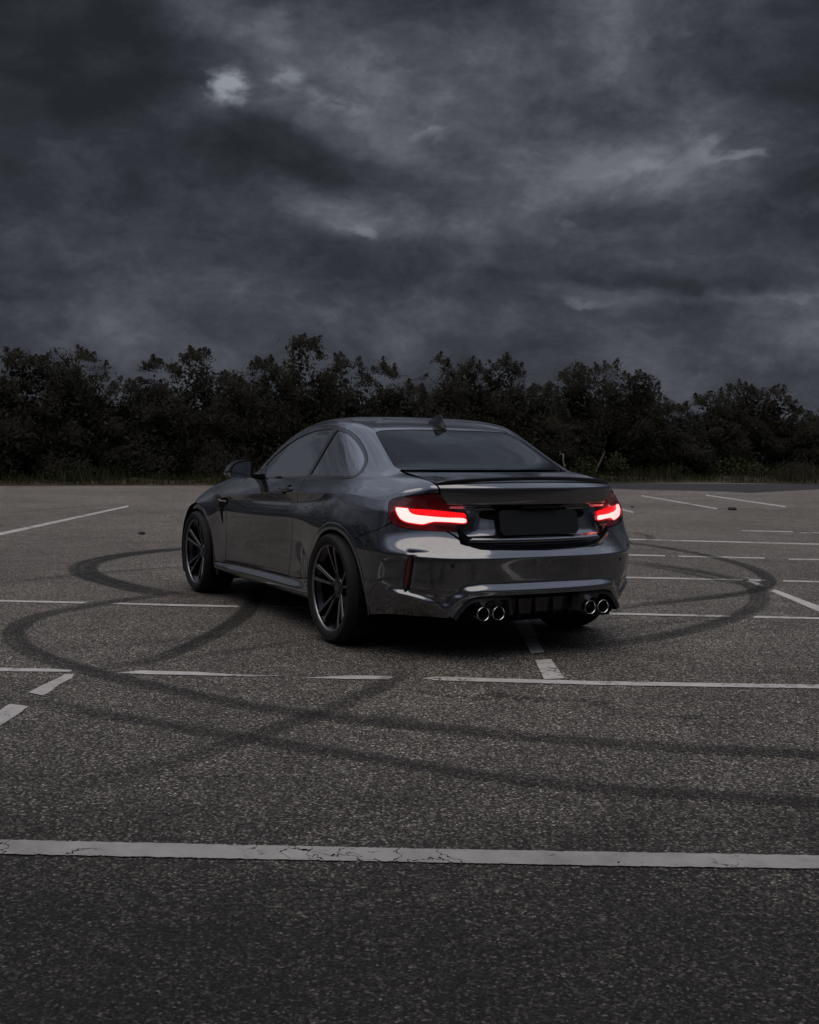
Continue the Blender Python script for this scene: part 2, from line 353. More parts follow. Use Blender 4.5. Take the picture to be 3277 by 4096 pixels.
MARKS = [
 (0.25,1.00,[(6.581,-0.742),(6.481,-0.178),(6.245,0.275),(5.916,0.688),(5.490,1.039),(4.953,1.299),(4.416,1.404),(3.888,1.404),(3.329,1.331),(2.799,1.220),(2.523,1.055),(2.275,0.841)]),
 (0.14,0.71,[(2.826,0.760),(2.618,1.124),(2.452,1.456),(2.234,1.736),(2.080,1.987),(1.858,2.239),(1.530,2.430),(1.192,2.541),(0.812,2.588),(0.398,2.573),(0.041,2.508),(-0.187,2.427),(-0.374,2.375),(-0.596,2.305),(-0.660,2.264),(-1.038,2.113),(-1.291,1.999),(-1.608,1.832),(-1.821,1.641),(-2.075,1.425),(-2.307,1.242),(-2.547,1.006),(-2.770,0.751),(-2.934,0.530),(-3.159,0.220)]),
 (0.12,0.62,[(-0.653,2.959),(-0.894,2.806),(-1.283,2.592),(-1.626,2.373),(-1.925,2.164),(-2.149,2.046),(-2.397,1.852),(-2.613,1.734),(-2.820,1.600),(-3.075,1.374),(-3.215,1.213),(-3.405,0.956),(-3.633,0.683)]),
 (0.13,0.90,[(3.091,0.181),(2.360,0.507),(1.597,0.834),(0.986,1.175),(0.493,1.498),(0.097,1.800),(-0.145,2.028),(-0.306,2.216),(-0.334,2.353),(-0.255,2.463)]),
 (0.09,0.72,[(0.326,0.628),(0.209,0.894),(0.028,1.333),(-0.100,1.733),(-0.217,2.048)]),
 (0.12,0.66,[(-0.720,0.693),(-1.186,1.103),(-1.471,1.420),(-1.757,1.781),(-1.999,2.190),(-2.162,2.435),(-2.290,2.693),(-2.378,2.920),(-2.508,3.173)]),
 (0.09,0.67,[(3.713,2.277),(3.759,2.232),(4.033,1.890),(4.203,1.546),(4.322,1.305),(4.406,0.951),(4.547,0.410),(4.584,0.193)]),
 (0.07,0.59,[(4.839,1.221),(4.948,0.810),(5.056,0.255),(5.102,0.026)]),
 (0.10,0.53,[(0.422,2.566),(0.413,2.071),(0.515,1.308),(0.581,0.735)]),
 (0.13,0.90,[(6.113,-5.458),(5.382,-5.520),(4.737,-5.495),(3.911,-5.323),(3.202,-5.096),(2.405,-4.739),(1.760,-4.299),(1.274,-3.859),(0.994,-3.472),(0.843,-3.095),(0.745,-2.634),(0.674,-2.149),(0.555,-1.718),(0.454,-1.385)]),
 (0.15,0.78,[(3.805,-3.957),(3.455,-4.006),(2.973,-4.042),(2.407,-4.011),(1.912,-3.919),(1.440,-3.735),(0.999,-3.461),(0.498,-3.002),(0.139,-2.606),(-0.122,-2.195),(-0.378,-1.705),(-0.567,-1.242),(-0.696,-0.855),(-0.755,-0.542),(-0.734,-0.250)]),
 (0.09,0.78,[(3.611,-3.812),(3.272,-3.863),(2.749,-3.858),(1.988,-3.730),(1.488,-3.614),(1.051,-3.463)]),
 (0.09,0.53,[(0.123,-2.355),(-0.037,-1.996),(-0.181,-1.567),(-0.229,-1.051),(-0.215,-0.721)]),
 (0.09,0.66,[(6.935,-9.202),(6.241,-9.249),(5.495,-8.930),(5.097,-8.707)]),
 (0.10,0.53,[(7.156,-6.716),(6.880,-6.678),(6.319,-6.553),(5.737,-6.177),(5.317,-5.702),(5.291,-5.460)]),
 (0.13,0.40,[(13.431,0.780),(14.301,0.056),(15.080,-0.715),(15.857,-1.551),(15.989,-2.279)]),
 (0.10,0.31,[(9.280,1.403),(8.785,0.894),(8.069,0.303),(8.038,-0.652)]),
]
def catmull(P2, step=.12, closed=False):
    P2 = np.asarray(P2, float); n = len(P2); out = []
    rngi = range(n) if closed else range(n - 1)
    for i in rngi:
        p1, p2 = P2[i], P2[(i + 1) % n]
        p0 = P2[i - 1] if (closed or i > 0) else 2 * p1 - p2
        p3 = P2[(i + 2) % n] if (closed or i + 2 < n) else 2 * p2 - p1
        k = max(1, int(np.linalg.norm(p2 - p1) / step))
        if np.linalg.norm(p2 - p1) < 1e-9: continue
        if np.linalg.norm(p1 - p0) < 1e-9: p0 = 2 * p1 - p2
        if np.linalg.norm(p3 - p2) < 1e-9: p3 = 2 * p2 - p1
        # centripetal form keeps corners free of loops
        t0 = 0.; t1 = t0 + np.linalg.norm(p1 - p0) ** .5; t2 = t1 + np.linalg.norm(p2 - p1) ** .5; t3 = t2 + np.linalg.norm(p3 - p2) ** .5
        for j in range(k):
            tt = t1 + (t2 - t1) * j / k
            A1 = (t1 - tt) / (t1 - t0) * p0 + (tt - t0) / (t1 - t0) * p1; A2 = (t2 - tt) / (t2 - t1) * p1 + (tt - t1) / (t2 - t1) * p2; A3 = (t3 - tt) / (t3 - t2) * p2 + (tt - t2) / (t3 - t2) * p3
            B1 = (t2 - tt) / (t2 - t0) * A1 + (tt - t0) / (t2 - t0) * A2; B2 = (t3 - tt) / (t3 - t1) * A2 + (tt - t1) / (t3 - t1) * A3
            out.append((t2 - tt) / (t2 - t1) * B1 + (tt - t1) / (t2 - t1) * B2)
    if not closed: out.append(P2[-1])
    return np.array(out)
for mi, (wd, amt, pts) in enumerate(MARKS):
    if mi in (1, 2):      # these run on past the right edge
        pts = list(pts) + [tuple(2.2 * np.array(pts[-1]) - 1.2 * np.array(pts[-2])), tuple(3.6 * np.array(pts[-1]) - 2.6 * np.array(pts[-2]))]
    D = catmull(pts, .10); m = len(D)
    for _ in range(6): D[1:-1] = (D[:-2] + 2 * D[1:-1] + D[2:]) / 4
    tang = np.gradient(D, axis=0); tang /= np.maximum(np.linalg.norm(tang, axis=1, keepdims=True), 1e-9)
    nrm = np.stack([-tang[:, 1], tang[:, 0]], 1)
    cr = [-1.25, -.8, 0, .8, 1.25]; ea = [0, .85, 1, .85, 0]
    V = []; E = []; A = []; X_ = []; Y_ = []; run = 0.0
    for i in range(m):
        f = min(1.0, i / 8.0, (m - 1 - i) / 8.0); run += np.linalg.norm(D[i] - D[i - 1]) if i else 0
        for c_, e_ in zip(cr, ea):
            p = D[i] + nrm[i] * c_ * wd / 2; V.append((p[0], p[1], .008 + .0004 * mi)); E.append(e_); A.append(amt * f); X_.append(c_); Y_.append(run + mi * 37.0)
    F = [(i * 5 + j, (i + 1) * 5 + j, (i + 1) * 5 + j + 1, i * 5 + j + 1) for i in range(m - 1) for j in range(4)]
    me = bpy.data.meshes.new('tyre_mark'); me.from_pydata(V, [], F); me.update()
    for nm, dat in (('edge', E), ('amount', A), ('across', X_), ('along', Y_)):
        ca = me.attributes.new(nm, 'FLOAT', 'POINT'); ca.data.foreach_set('value', dat)
    if me.polygons[0].normal.z < 0: me.flip_normals()
    link('tyre_mark', me, M_RUB, LOT)

# low bank of soil along the far edge
E2 = catmull(EDGE[1:-1], .5); V = []; nE = len(E2)
tang = np.gradient(E2, axis=0); tang /= np.linalg.norm(tang, axis=1, keepdims=True); nr = np.stack([-tang[:, 1], tang[:, 0]], 1)
if nr[nE // 2][0] < 0: nr = -nr
prof = [(0, .0), (.10, .05), (.30, .09), (.9, .13), (2.2, .16), (5, .2), (14, .25), (40, .1)]
for i in range(nE):
    for d, h in prof:
        p = E2[i] + nr[i] * (d + (.55 * (mnoise.noise((E2[i][0] * .55, E2[i][1] * .55, 0.3)) + .35 * mnoise.noise((E2[i][0] * 2.1, E2[i][1] * 2.1, 0.9))) if d < 1 else 0))
        hh = h * (1 + .9 * mnoise.noise((p[0] * 1.7, p[1] * 1.7, d * .3))) if d > 0 else -.02
        V.append((p[0], p[1], hh))
npf = len(prof)
F = [(i * npf + j, (i + 1) * npf + j, (i + 1) * npf + j + 1, i * npf + j + 1) for i in range(nE - 1) for j in range(npf - 1)]
me = bpy.data.meshes.new('verge'); me.from_pydata(V, [], F); me.update(); me.shade_smooth()
if me.polygons[5].normal.z < 0: me.flip_normals()
link('verge', me, M_SOIL, kind='structure')

def leaf_mat(name, c0, c1, c2, soft=False):
    m = material(name, rough=.9, spec=.05); t, b, o = nt_of(m)
    ge = t.node('ShaderNodeNewGeometry'); tc = t.node('ShaderNodeTexCoord').outputs['Object']
    f = t.math('ADD', t.math('MULTIPLY', ge.outputs['Random Per Island'], .6), t.math('MULTIPLY', t.noise(tc, .9, 3, .6), .5))
    t.l.new(t.ramp(f, [(.15, c0), (.55, c1), (1.0, c2)]), b.inputs['Base Color'])
    if soft:      # leaves of a clump share the light that falls on the clump
        an = t.node('ShaderNodeAttribute', attribute_name='clump')
        nv = t.vmath('NORMALIZE', t.vmath('ADD', t.vmath('MULTIPLY', an.outputs['Vector'], (1.6, 1.6, 1.6)), ge.outputs['Normal']), (0, 0, 0))
        t.l.new(nv, b.inputs['Normal'])
        tl = t.node('ShaderNodeBsdfTranslucent', i_Color=(.09, .087, .068, 1)); mxs = t.node('ShaderNodeMixShader', i_0=.5)
        t.l.new(b.outputs[0], mxs.inputs[1]); t.l.new(tl.outputs[0], mxs.inputs[2]); t.l.new(mxs.outputs[0], o.inputs[0])
    return m
M_LEAF = [leaf_mat('leaf_dark', (.046, .046, .037), (.057, .056, .043), (.07, .067, .05), True),
          leaf_mat('leaf_brown', (.048, .046, .037), (.058, .055, .043), (.07, .066, .05), True)]
M_WEED = leaf_mat('weed_leaf', (.030, .034, .016), (.055, .060, .028), (.085, .086, .045))
M_GRASS = leaf_mat('grass_blade', (.022, .026, .012), (.045, .050, .024), (.085, .080, .045))
M_BARK = material('bark', (.045, .038, .030), .9, spec=.2)
M_PALE = material('pale_dead_wood', (.22, .20, .17), .8, spec=.3)

def leaf_quads(C, size, up=0.0):
    """one small bent leaf per centre, random attitude"""
    n = len(C)
    d = rng.normal(size=(n, 3)); d[:, 2] += up; d /= np.linalg.norm(d, axis=1, keepdims=True)
    e = rng.normal(size=(n, 3)); e -= d * np.sum(e * d, 1, keepdims=True); e /= np.linalg.norm(e, axis=1, keepdims=True)
    L = (size * rng.uniform(.6, 1.4, n))[:, None]; W_ = L * rng.uniform(.35, .6, n)[:, None]
    V = np.stack([C - d * L / 2, C + e * W_ / 2, C + d * L / 2, C - e * W_ / 2], 1).reshape(-1, 3)
    F = np.arange(4 * n).reshape(n, 4)
    return V, F
def at_pixel(u, dist_x):
    """ground point on the line x = dist_x along the sight line through picture column u (0..3277, horizon)"""
    r = FW + RT * ((u - 1638.5) / 4744.0) + UP * (275.0 / 4744.0)
    t = (dist_x - CAM.x) / r.x
    return CAM + r * t
def make_tree(u, v_top, width_px, dx, label, seed, leafm, n_leaf, dens_low=1.0):
    global rng
    rng = np.random.default_rng(seed)
    p = at_pixel(u, dx); dep = (p - CAM).dot(FW)
    H = CAM.z + (1773 - v_top) / 4744.0 * dep + .12; Wd = width_px / 4744.0 * dep
    root = empty('tree', (p.x, p.y, .1)); tag(root, label, 'tree', 'dense trees beyond the car park')
    K = 64; cl = []
    while len(cl) < K:
        q = rng.uniform(-1, 1, 3); h = (q[2] + 1) / 2
        rad = .95 if h < .3 else (1.0 - .88 * ((h - .3) / .7) ** 1.4)
        if np.hypot(q[0], q[1]) < rad: cl.append((q[0] * Wd * .5, q[1] * 1.3, .15 + h * (H - .55)))
    cl = np.array(cl); cr = rng.uniform(.26, .50, K)
    per = n_leaf // K
    idx = np.repeat(np.arange(K), per)
    g = rng.normal(size=(len(idx), 3)); g /= np.linalg.norm(g, axis=1, keepdims=True)
    C = cl[idx] + g * (cr[idx] * rng.uniform(.35, 1.0, len(idx)) ** .5)[:, None] * np.array([1.15, 1.15, .85])
    # upright shoots that ruffle the top
    ns = int(9 + Wd * 3)
    for _ in range(ns):
        a = rng.uniform(-1, 1) * Wd * .48; hb = H * (1 - .30 * abs(a / (Wd * .5)) ** 1.5) - .55
        hh = rng.uniform(.18, .48); k = int(330 * hh) + 60; s = rng.uniform(0, 1, k)
        lean = rng.normal(0, .14, 2)
        C = np.vstack([C, np.stack([a + lean[0] * s + rng.normal(0, .15, k) * (1.1 - s), rng.uniform(-.6, .6) + lean[1] * s + rng.normal(0, .15, k) * (1.15 - s), hb + hh * s], 1)])
    C[:, 2] = np.maximum(C[:, 2], .05)
    core = cl[rng.integers(0, K, 7000)] * np.array([.95, .7, .90]) + rng.normal(0, .24, (7000, 3)); core[:, 2] = np.maximum(core[:, 2], .1)
    C = np.vstack([C, core]); SZ = np.concatenate([np.full(len(C) - 7000, .07), np.full(7000, .19)])
    near = np.argmin(((C[:, None, :] - cl[None, ::4, :]) ** 2).sum(2), 1); G = C - cl[::4][near]; G[:, 2] += .12; G += C * np.array([.25, .5, 0]) * .4; G /= np.maximum(np.linalg.norm(G, axis=1, keepdims=True), 1e-6)
    G2 = np.stack([G[:, 0] * RH.x + G[:, 1] * FH.x, G[:, 0] * RH.y + G[:, 1] * FH.y, G[:, 2]], 1)
    C2 = np.stack([C[:, 0] * RH.x + C[:, 1] * FH.x, C[:, 0] * RH.y + C[:, 1] * FH.y, C[:, 2]], 1)
    V, F = leaf_quads(C2, SZ, .25)
    cm = mesh_np(V, F); ca = cm.attributes.new('clump', 'FLOAT_VECTOR', 'POINT'); ca.data.foreach_set('vector', np.repeat(G2, 4, 0).astype(np.float32).ravel())
    link('crown', cm, leafm, root)
    tb = MB()
    top = Vector((rng.normal(0, .15), rng.normal(0, .15), H * .62))
    tb.tube([(0, 0, -.15), (top.x * .3, top.y * .3, H * .25), tuple(top)], [.11, .08, .035], 7)
    for _ in range(6):
        z0 = H * rng.uniform(.12, .5); e = cl[rng.integers(K)]
        ex = Vector((e[0] * RH.x + e[1] * FH.x, e[0] * RH.y + e[1] * FH.y, max(e[2], z0 + .2)))
        s0 = Vector((top.x * z0 / top.z, top.y * z0 / top.z, z0))
        tb.tube([s0, s0.lerp(ex, .5) + Vector((0, 0, .12)), ex], [.045, .03, .012], 5)
    tb.build('trunk', M_BARK, root, 180)
    return root
TREES = [  # picture column, top row, width, line x, label
 (-150, 1440, 520, 28.5, 'dark tree partly cut off by the left edge of the picture'),
 (70, 1400, 330, 29.0, 'broad dark tree with two short tips, nearest the left edge of the picture'),
 (235, 1398, 260, 28.6, 'dark tree with a single blunt tip in the left group of trees'),
 (345, 1402, 250, 29.4, 'dark tree with an upright tip that ends the left group before the dip'),
 (490, 1515, 240, 28.4, 'low dark tree filling the dip in the tree line at the left'),
 (650, 1420, 270, 29.0, 'dark rounded tree just right of the dip in the left tree line'),
 (790, 1392, 270, 29.6, 'dark tree with twin tips left of the wing mirror'),
 (930, 1470, 200, 28.6, 'lower dark tree standing straight above the wing mirror'),
 (1060, 1428, 260, 29.2, 'dark tree just left of the tallest tree in the row'),
 (1215, 1335, 300, 29.0, 'tallest tree of the row with feathery shoots, above the side windows'),
 (1390, 1412, 300, 29.6, 'dark tree on the right shoulder of the tallest tree'),
 (1530, 1440, 280, 28.8, 'dark tree behind the left half of the car roof'),
 (1650, 1525, 200, 28.4, 'low dark tree behind the middle of the car roof'),
 (1750, 1405, 230, 29.2, 'slim dark tree rising behind the roof aerial'),
 (1885, 1418, 210, 29.6, 'narrow tree with open top right of the roof aerial'),
 (2015, 1412, 220, 29.0, 'narrow tree with ragged open top above the rear window'),
 (2160, 1515, 220, 28.6, 'lower tree above the right end of the rear window'),
 (2290, 1440, 280, 29.2, 'wide loose tree with sky gaps above the right tail lamp'),
 (2430, 1425, 270, 29.6, 'highest tree of the right group with a rounded crown'),
 (2560, 1465, 260, 28.8, 'rounded tree sloping down to the right of the highest right tree'),
 (2700, 1580, 240, 28.4, 'low tree in the dip of the right tree line'),
 (2850, 1530, 230, 29.0, 'small tree right of the dip with a few thin shoots'),
 (2960, 1500, 210, 29.4, 'small tree with several thin upright shoots at the right'),
 (3090, 1512, 220, 29.0, 'small tree with two whip like shoots near the right edge'),
 (3200, 1590, 170, 28.4, 'lowest tree of the row beside the gap at the right edge'),
 (3345, 1545, 200, 29.2, 'tree cut off by the right edge of the picture beyond the gap'),
 (3560, 1500, 400, 29.0, 'dark tree outside the right edge of the row'),
]
for i, (u, v, wp, dx, lab) in enumerate(TREES):
    make_tree(u, v, wp, dx, lab, 100 + i, M_LEAF[i % 2], 17000)
rng = np.random.default_rng(11)
# the belt of woodland goes on round the car park on the left and behind: one mass, seen only in the bodywork
def woodland():
    pts = [(28.5, 8), (27, 15), (21, 22), (10, 27), (-6, 31), (-20, 32), (-30, 24), (-34, 10), (-34, -6), (-30, -20), (-22, -32)]
    Dn = catmull(pts, .9); n = 26000; k = rng.integers(0, len(Dn), n)
    x = Dn[k] + rng.normal(0, .9, (n, 2)); top = 5.8 + 1.0 * np.sin(k * .9) + .7 * np.sin(k * .37 + 1)
    C = np.column_stack([x, rng.uniform(0, 1, n) ** .85 * top])
    V, F = leaf_quads(C, .5, .2)
    o = link('woodland', mesh_np(V, F), M_LEAF[0], kind='stuff'); tag(o, 'dense dark woodland on the left and behind, outside the picture', 'woodland')
woodland()
# undergrowth in front of the trunks, grass and weeds on the bank
def bush(u, dx, h, wd, n, leafm, label, size=.09):
    p = at_pixel(u, dx)
    g = rng.normal(size=(n, 3)); g /= np.linalg.norm(g, axis=1, keepdims=True)
    r = rng.uniform(.2, 1, n) ** .5
    C = g * r[:, None] * np.array([wd / 2, wd / 2, h * .55]); C[:, 2] = np.abs(C[:, 2] + h * .4) * rng.uniform(.75, 1.25, n)
    st = rng.integers(0, 14, n); ph = st * 2.4
    C[:, 0] += .10 * wd * np.cos(ph) ; C[:, 2] += .12 * h * np.sin(ph * 1.7)
    C[:, 2] = np.maximum(C[:, 2], .03)
    root = empty('bush', (p.x, p.y, .08)); tag(root, label, 'bush', 'undergrowth along the bank')
    V, F = leaf_quads(C, size, .5); link('foliage', mesh_np(V, F), leafm, root)
    tb = MB()
    for k in range(5):
        a = k * 1.3; tb.tube([(0, 0, -.05), (.2 * wd * math.cos(a), .2 * wd * math.sin(a), h * .8)], [.012, .005], 4)
    tb.build('stem', M_BARK, root, 180)
    return root
BUSHES = [(-60, 27.6, 1.0, 2.0, 'dark low bush at the left edge of the bank'), (260, 27.4, .8, 1.8, 'dark low bush below the left group of trees'), (560, 27.8, 1.1, 2.2, 'dark bush below the dip in the left tree line'),
 (880, 27.3, .9, 1.8, 'greenish bush just left of the wing mirror'), (1120, 27.8, 1.2, 2.0, 'dark bush behind the windscreen pillar'),
 (2330, 27.6, .75, 1.2, 'pale green weedy bush beside the right end of the boot lid'), (2470, 27.6, .9, .9, 'tall pale green weeds at the foot of the leaning bare branch'),
 (2640, 28.0, .7, 1.6, 'low green bush right of the leaning bare branch'), (2900, 27.6, .85, 1.8, 'rounded green bush below the right dip in the trees'), (3020, 27.2, .6, 1.2, 'small green bush before the small trees at the right'), (3200, 26.6, .7, 1.8, 'dark bush at the right edge of the bank')]
for u, dx, h, wd, lab in BUSHES:
    lite = 2300 < u < 3100
    bush(u, dx, h, wd, 1500, M_WEED if lite else M_LEAF[0], lab, .10)
# grass: far too many blades to count
n = 26000
seg = rng.integers(2, nE - 3, n); off = np.where(rng.uniform(0, 1, n) < .12, rng.uniform(-.35, .2, n), rng.uniform(.12, 3.2, n) ** 1.15)
base = E2[seg] + (E2[seg + 1] - E2[seg]) * rng.uniform(0, 1, n)[:, None] + nr[seg] * off[:, None]
keep = (base[:, 1] < 10) & (base[:, 1] > -36); base = base[keep]; n = len(base)
hgt = rng.uniform(.10, .34, n) * (1 + .8 * (np.sin(base[:, 1] * 1.3) > .3)); ang = rng.uniform(0, 6.28, n); ln = rng.uniform(-.4, .4, (n, 2))
dxy = np.stack([np.cos(ang), np.sin(ang)], 1) * .014
z0 = np.full(n, .06)
V = np.stack([np.column_stack([base - dxy, z0]), np.column_stack([base + dxy, z0]), np.column_stack([base + ln * hgt[:, None], z0 + hgt])], 1).reshape(-1, 3)
go = link('grass', mesh_np(V, np.arange(3 * n).reshape(n, 3)), M_GRASS, kind='stuff'); tag(go, 'rough grass growing along the bank at the far edge of the car park', 'grass')

# a pale broken branch and a leaning bare one in front of the trees at the right
def px3(u, v, dx):
    r = FW + RT * ((u - 1638.5) / 4744.0) - UP * ((v - 2048) / 4744.0); t = (dx - CAM.x) / r.x
    return CAM + r * t
mb = MB(); mb.tube([px3(2262, 1900, 27), px3(2259, 1868, 27), px3(2253, 1842, 27), px3(2254, 1815, 27)], [.04, .035, .03, .022], 7)
mb.tube([px3(2253, 1818, 27), px3(2244, 1818, 27.05), px3(2238, 1822, 27.1)], [.02, .02, .03], 6); mb.tube([px3(2243, 1818, 27), px3(2241, 1807, 27)], [.022, .012], 6)
mb.tube([px3(2256, 1866, 27), px3(2263, 1860, 26.95)], [.022, .012], 6)
tag(mb.build('broken_branch', M_PALE, None, 180), 'pale broken forked stump standing before the dark trees right of the car', 'branch')
mb = MB(); mb.tube([px3(2368, 1915, 27.2), px3(2390, 1870, 27.3), px3(2408, 1835, 27.4), px3(2420, 1805, 27.5)], [.06, .05, .035, .015], 7)
mb.tube([px3(2390, 1868, 27.3), px3(2384, 1840, 27.3)], [.03, .012], 5)
tag(mb.build('leaning_branch', material('grey_wood', (.055, .05, .042), .9), None, 180), 'grey bare branch leaning to the right among weeds', 'branch')
# small stones lying on the asphalt
for (x, y), lab, sz in (((8.717, -.267), 'small dark stone alone on the asphalt left of the front wheel', .045), ((11.109, -12.529), 'flat dark stone on the asphalt right of the car, beyond the bay lines', .07), ((12.436, -11.139), 'tiny dark stone near the right tail lamp, far across the asphalt', .03)):
    import bmesh
    bm = bmesh.new(); bmesh.ops.create_icosphere(bm, subdivisions=2, radius=1.0)
    for v in bm.verts:
        k = 1 + .35 * mnoise.noise(v.co * 1.7 + Vector((x, y, 0))); v.co = Vector((v.co.x * sz * 1.6 * k, v.co.y * sz * k, (v.co.z * .5 + .35) * sz * k))
    me = bpy.data.meshes.new('stone'); bm.to_mesh(me); bm.free(); me.shade_smooth()
    o = link('stone', me, material('stone_dark', (.03, .028, .026), .85)); o.location = (x, y, 0); tag(o, lab, 'stone')
# ------------------------------------------------------------------ the car: one smooth shell from closed contour rings, cut into panels
def pchip(t,y,q):
    t=np.asarray(t,float); y=np.asarray(y,float); h=np.diff(t); d=np.diff(y)/h
    n=len(t); m=np.zeros(n)
    if n==2: m[:]=d[0]
    else:
        w1=2*h[1:]+h[:-1]; w2=h[1:]+2*h[:-1]
        same=(d[:-1]*d[1:])>0
        with np.errstate(divide='ignore',invalid='ignore'):
            hm=(w1+w2)/(w1/d[:-1]+w2/d[1:])
        m[1:-1]=np.where(same,hm,0)
        # soften the flat spots a little towards the centred slope
        c=(y[2:]-y[:-2])/(t[2:]-t[:-2]); m[1:-1]=np.where(same,.6*m[1:-1]+.4*c,.35*c)
        m[0]=d[0]; m[-1]=d[-1]
    i=np.clip(np.searchsorted(t,q,side='right')-1,0,n-2)
    s=(q-t[i])/h[i]
    return ((1+2*s)*(1-s)**2)*y[i]+s*(1-s)**2*h[i]*m[i]+s*s*(3-2*s)*y[i+1]+s*s*(s-1)*h[i]*m[i+1]
def ring(rear,side,front):
    K=[]
    for k,p in enumerate(rear):
        K.append((float(k),)+tuple(p))
    for p in side:
        K.append(p if len(p)==4 else (6+(p[0]+.45)/.15,)+tuple(p))
    for k,p in enumerate(front):
        K.append((30.+k,)+tuple(p))
    K.sort(); return K
def rz(z,xy): return [(x,y,z) for x,y in xy]
F0=lambda z,g=0: [(3.2-g,.70,z),(3.36-g,.5,z),(3.44-g,.25,z),(3.46-g,0,z)]
RINGS=[]
def add(name,rear,side,front): RINGS.append((name,ring(rear,side,front)))
add('r0',rz(.243,[(-.85,0),(-.845,.25),(-.825,.45),(-.765,.58),(-.650,.685),(-.54,.77)]),
 [(-.45,.848,.232),(-.15,.875,.225),(.35,.86,.213),(.7,.84,.208),(1.3,.835,.206),(1.9,.84,.204),(2.25,.85,.204),(2.7,.86,.21),(3.0,.80,.2)],F0(.19))
add('r1',rz(.285,[(-.89,0),(-.885,.25),(-.852,.45),(-.785,.600),(-.675,.705),(-.56,.795)]),
 [(-.45,.868,.285),(0,.90,.27),(.35,.895,.25),(.6,.878,.24),(1.3,.868,.236),(2.0,.872,.234),(2.3,.885,.236),(2.7,.89,.25),(3.0,.84,.25)],F0(.25,-.02))
add('r2',rz(.33,[(-.905,0),(-.90,.25),(-.868,.45),(-.798,.608),(-.682,.718),(-.566,.812)]),
 [(-.45,.876,.32),(0,.905,.31),(.35,.897,.29),(.6,.876,.275),(1.3,.866,.270),(2.0,.868,.262),(2.3,.885,.268),(2.7,.89,.285),(3.0,.84,.29)],F0(.30,-.03))
add('r3',rz(.36,[(-.922,0),(-.917,.25),(-.880,.45),(-.806,.612),(-.692,.728),(-.570,.825)]),
 [(-.45,.882,.355),(0,.91,.35),(.35,.900,.335),(.55,.862,.315),(.8,.838,.306),(1.3,.833,.298),(1.9,.840,.288),(2.15,.862,.286),(2.4,.885,.30),(2.7,.89,.32),(3.0,.84,.33)],F0(.35,-.03))
add('r4',rz(.392,[(-.928,0),(-.922,.25),(-.885,.45),(-.810,.615),(-.696,.734),(-.572,.834)]),
 [(-.45,.887,.40),(0,.915,.40),(.35,.905,.385),(.55,.868,.365),(.8,.852,.352),(1.3,.848,.335),(1.9,.853,.318),(2.15,.87,.32),(2.4,.886,.34),(2.7,.893,.37),(3.0,.845,.37)],F0(.39,-.03))
add('r5',rz(.43,[(-.932,0),(-.926,.25),(-.888,.45),(-.813,.618),(-.700,.738),(-.575,.840)]),
 [(-.45,.890,.45),(0,.92,.45),(.35,.908,.44),(.55,.866,.43),(.8,.848,.425),(1.3,.846,.415),(1.9,.851,.41),(2.15,.868,.41),(2.4,.888,.42),(2.7,.895,.44),(3.0,.85,.43)],F0(.44,-.03))
add('r6',rz(.50,[(-.942,0),(-.935,.25),(-.897,.45),(-.820,.619),(-.706,.742),(-.578,.846)]),
 [(-.45,.892,.52),(0,.923,.52),(.35,.910,.51),(.55,.874,.51),(.8,.857,.505),(1.3,.858,.50),(1.9,.862,.50),(2.15,.868,.50),(2.4,.890,.51),(2.7,.897,.52),(3.0,.855,.50)],F0(.50,-.02))
add('r7',rz(.567,[(-.957,0),(-.950,.25),(-.911,.45),(-.832,.615),(-.712,.742),(-.585,.853)]),
 [(-.45,.890,.59),(0,.924,.60),(.3,.910,.59),(.55,.884,.60),(.8,.868,.60),(1.3,.869,.595),(1.9,.870,.59),(2.15,.873,.59),(2.4,.892,.60),(2.7,.898,.60),(3.0,.85,.57)],F0(.55))
add('r7b',rz(.580,[(-.956,0),(-.948,.25),(-.909,.45),(-.832,.617),(-.717,.745),(-.589,.857)]),
 [(-.45,.888,.61),(0,.924,.63),(.3,.910,.615),(.55,.886,.63),(.8,.870,.63),(1.3,.872,.62),(1.9,.872,.615),(2.15,.875,.615),(2.4,.892,.625),(2.7,.897,.63),(3.0,.845,.59)],F0(.57,.01))
add('r8',rz(.615,[(-.922,0),(-.915,.25),(-.88,.44),(-.81,.605),(-.705,.740),(-.585,.855)]),
 [(-.45,.880,.66),(0,.922,.69),(.3,.908,.67),(.55,.890,.685),(.8,.876,.68),(1.3,.877,.67),(1.9,.876,.66),(2.15,.877,.66),(2.4,.888,.67),(2.7,.893,.68),(3.0,.835,.63)],F0(.60,.03))
add('r9',rz(.70,[(-.875,0),(-.865,.25),(-.815,.45),(-.75,.59),(-.657,.712),(-.56,.835)]),
 [(-.45,.866,.725),(0,.912,.75),(.3,.902,.74),(.55,.889,.735),(.8,.877,.728),(1.3,.876,.715),(1.9,.875,.706),(2.15,.874,.706),(2.4,.878,.72),(2.7,.876,.73),(3.0,.81,.67)],F0(.63,.07))
add('r10',rz(.80,[(-.87,0),(-.86,.25),(-.81,.44),(-.74,.575),(-.66,.69),(-.565,.81)]),
 [(-.45,.845,.80),(-.15,.880,.825),(0,.884,.835),(.3,.872,.825),(.55,.858,.812),(.9,.850,.80),(1.3,.850,.788),(1.9,.858,.768),(2.15,.862,.765),(2.4,.86,.765),(2.7,.845,.77),(3.0,.78,.70)],F0(.65,.1))
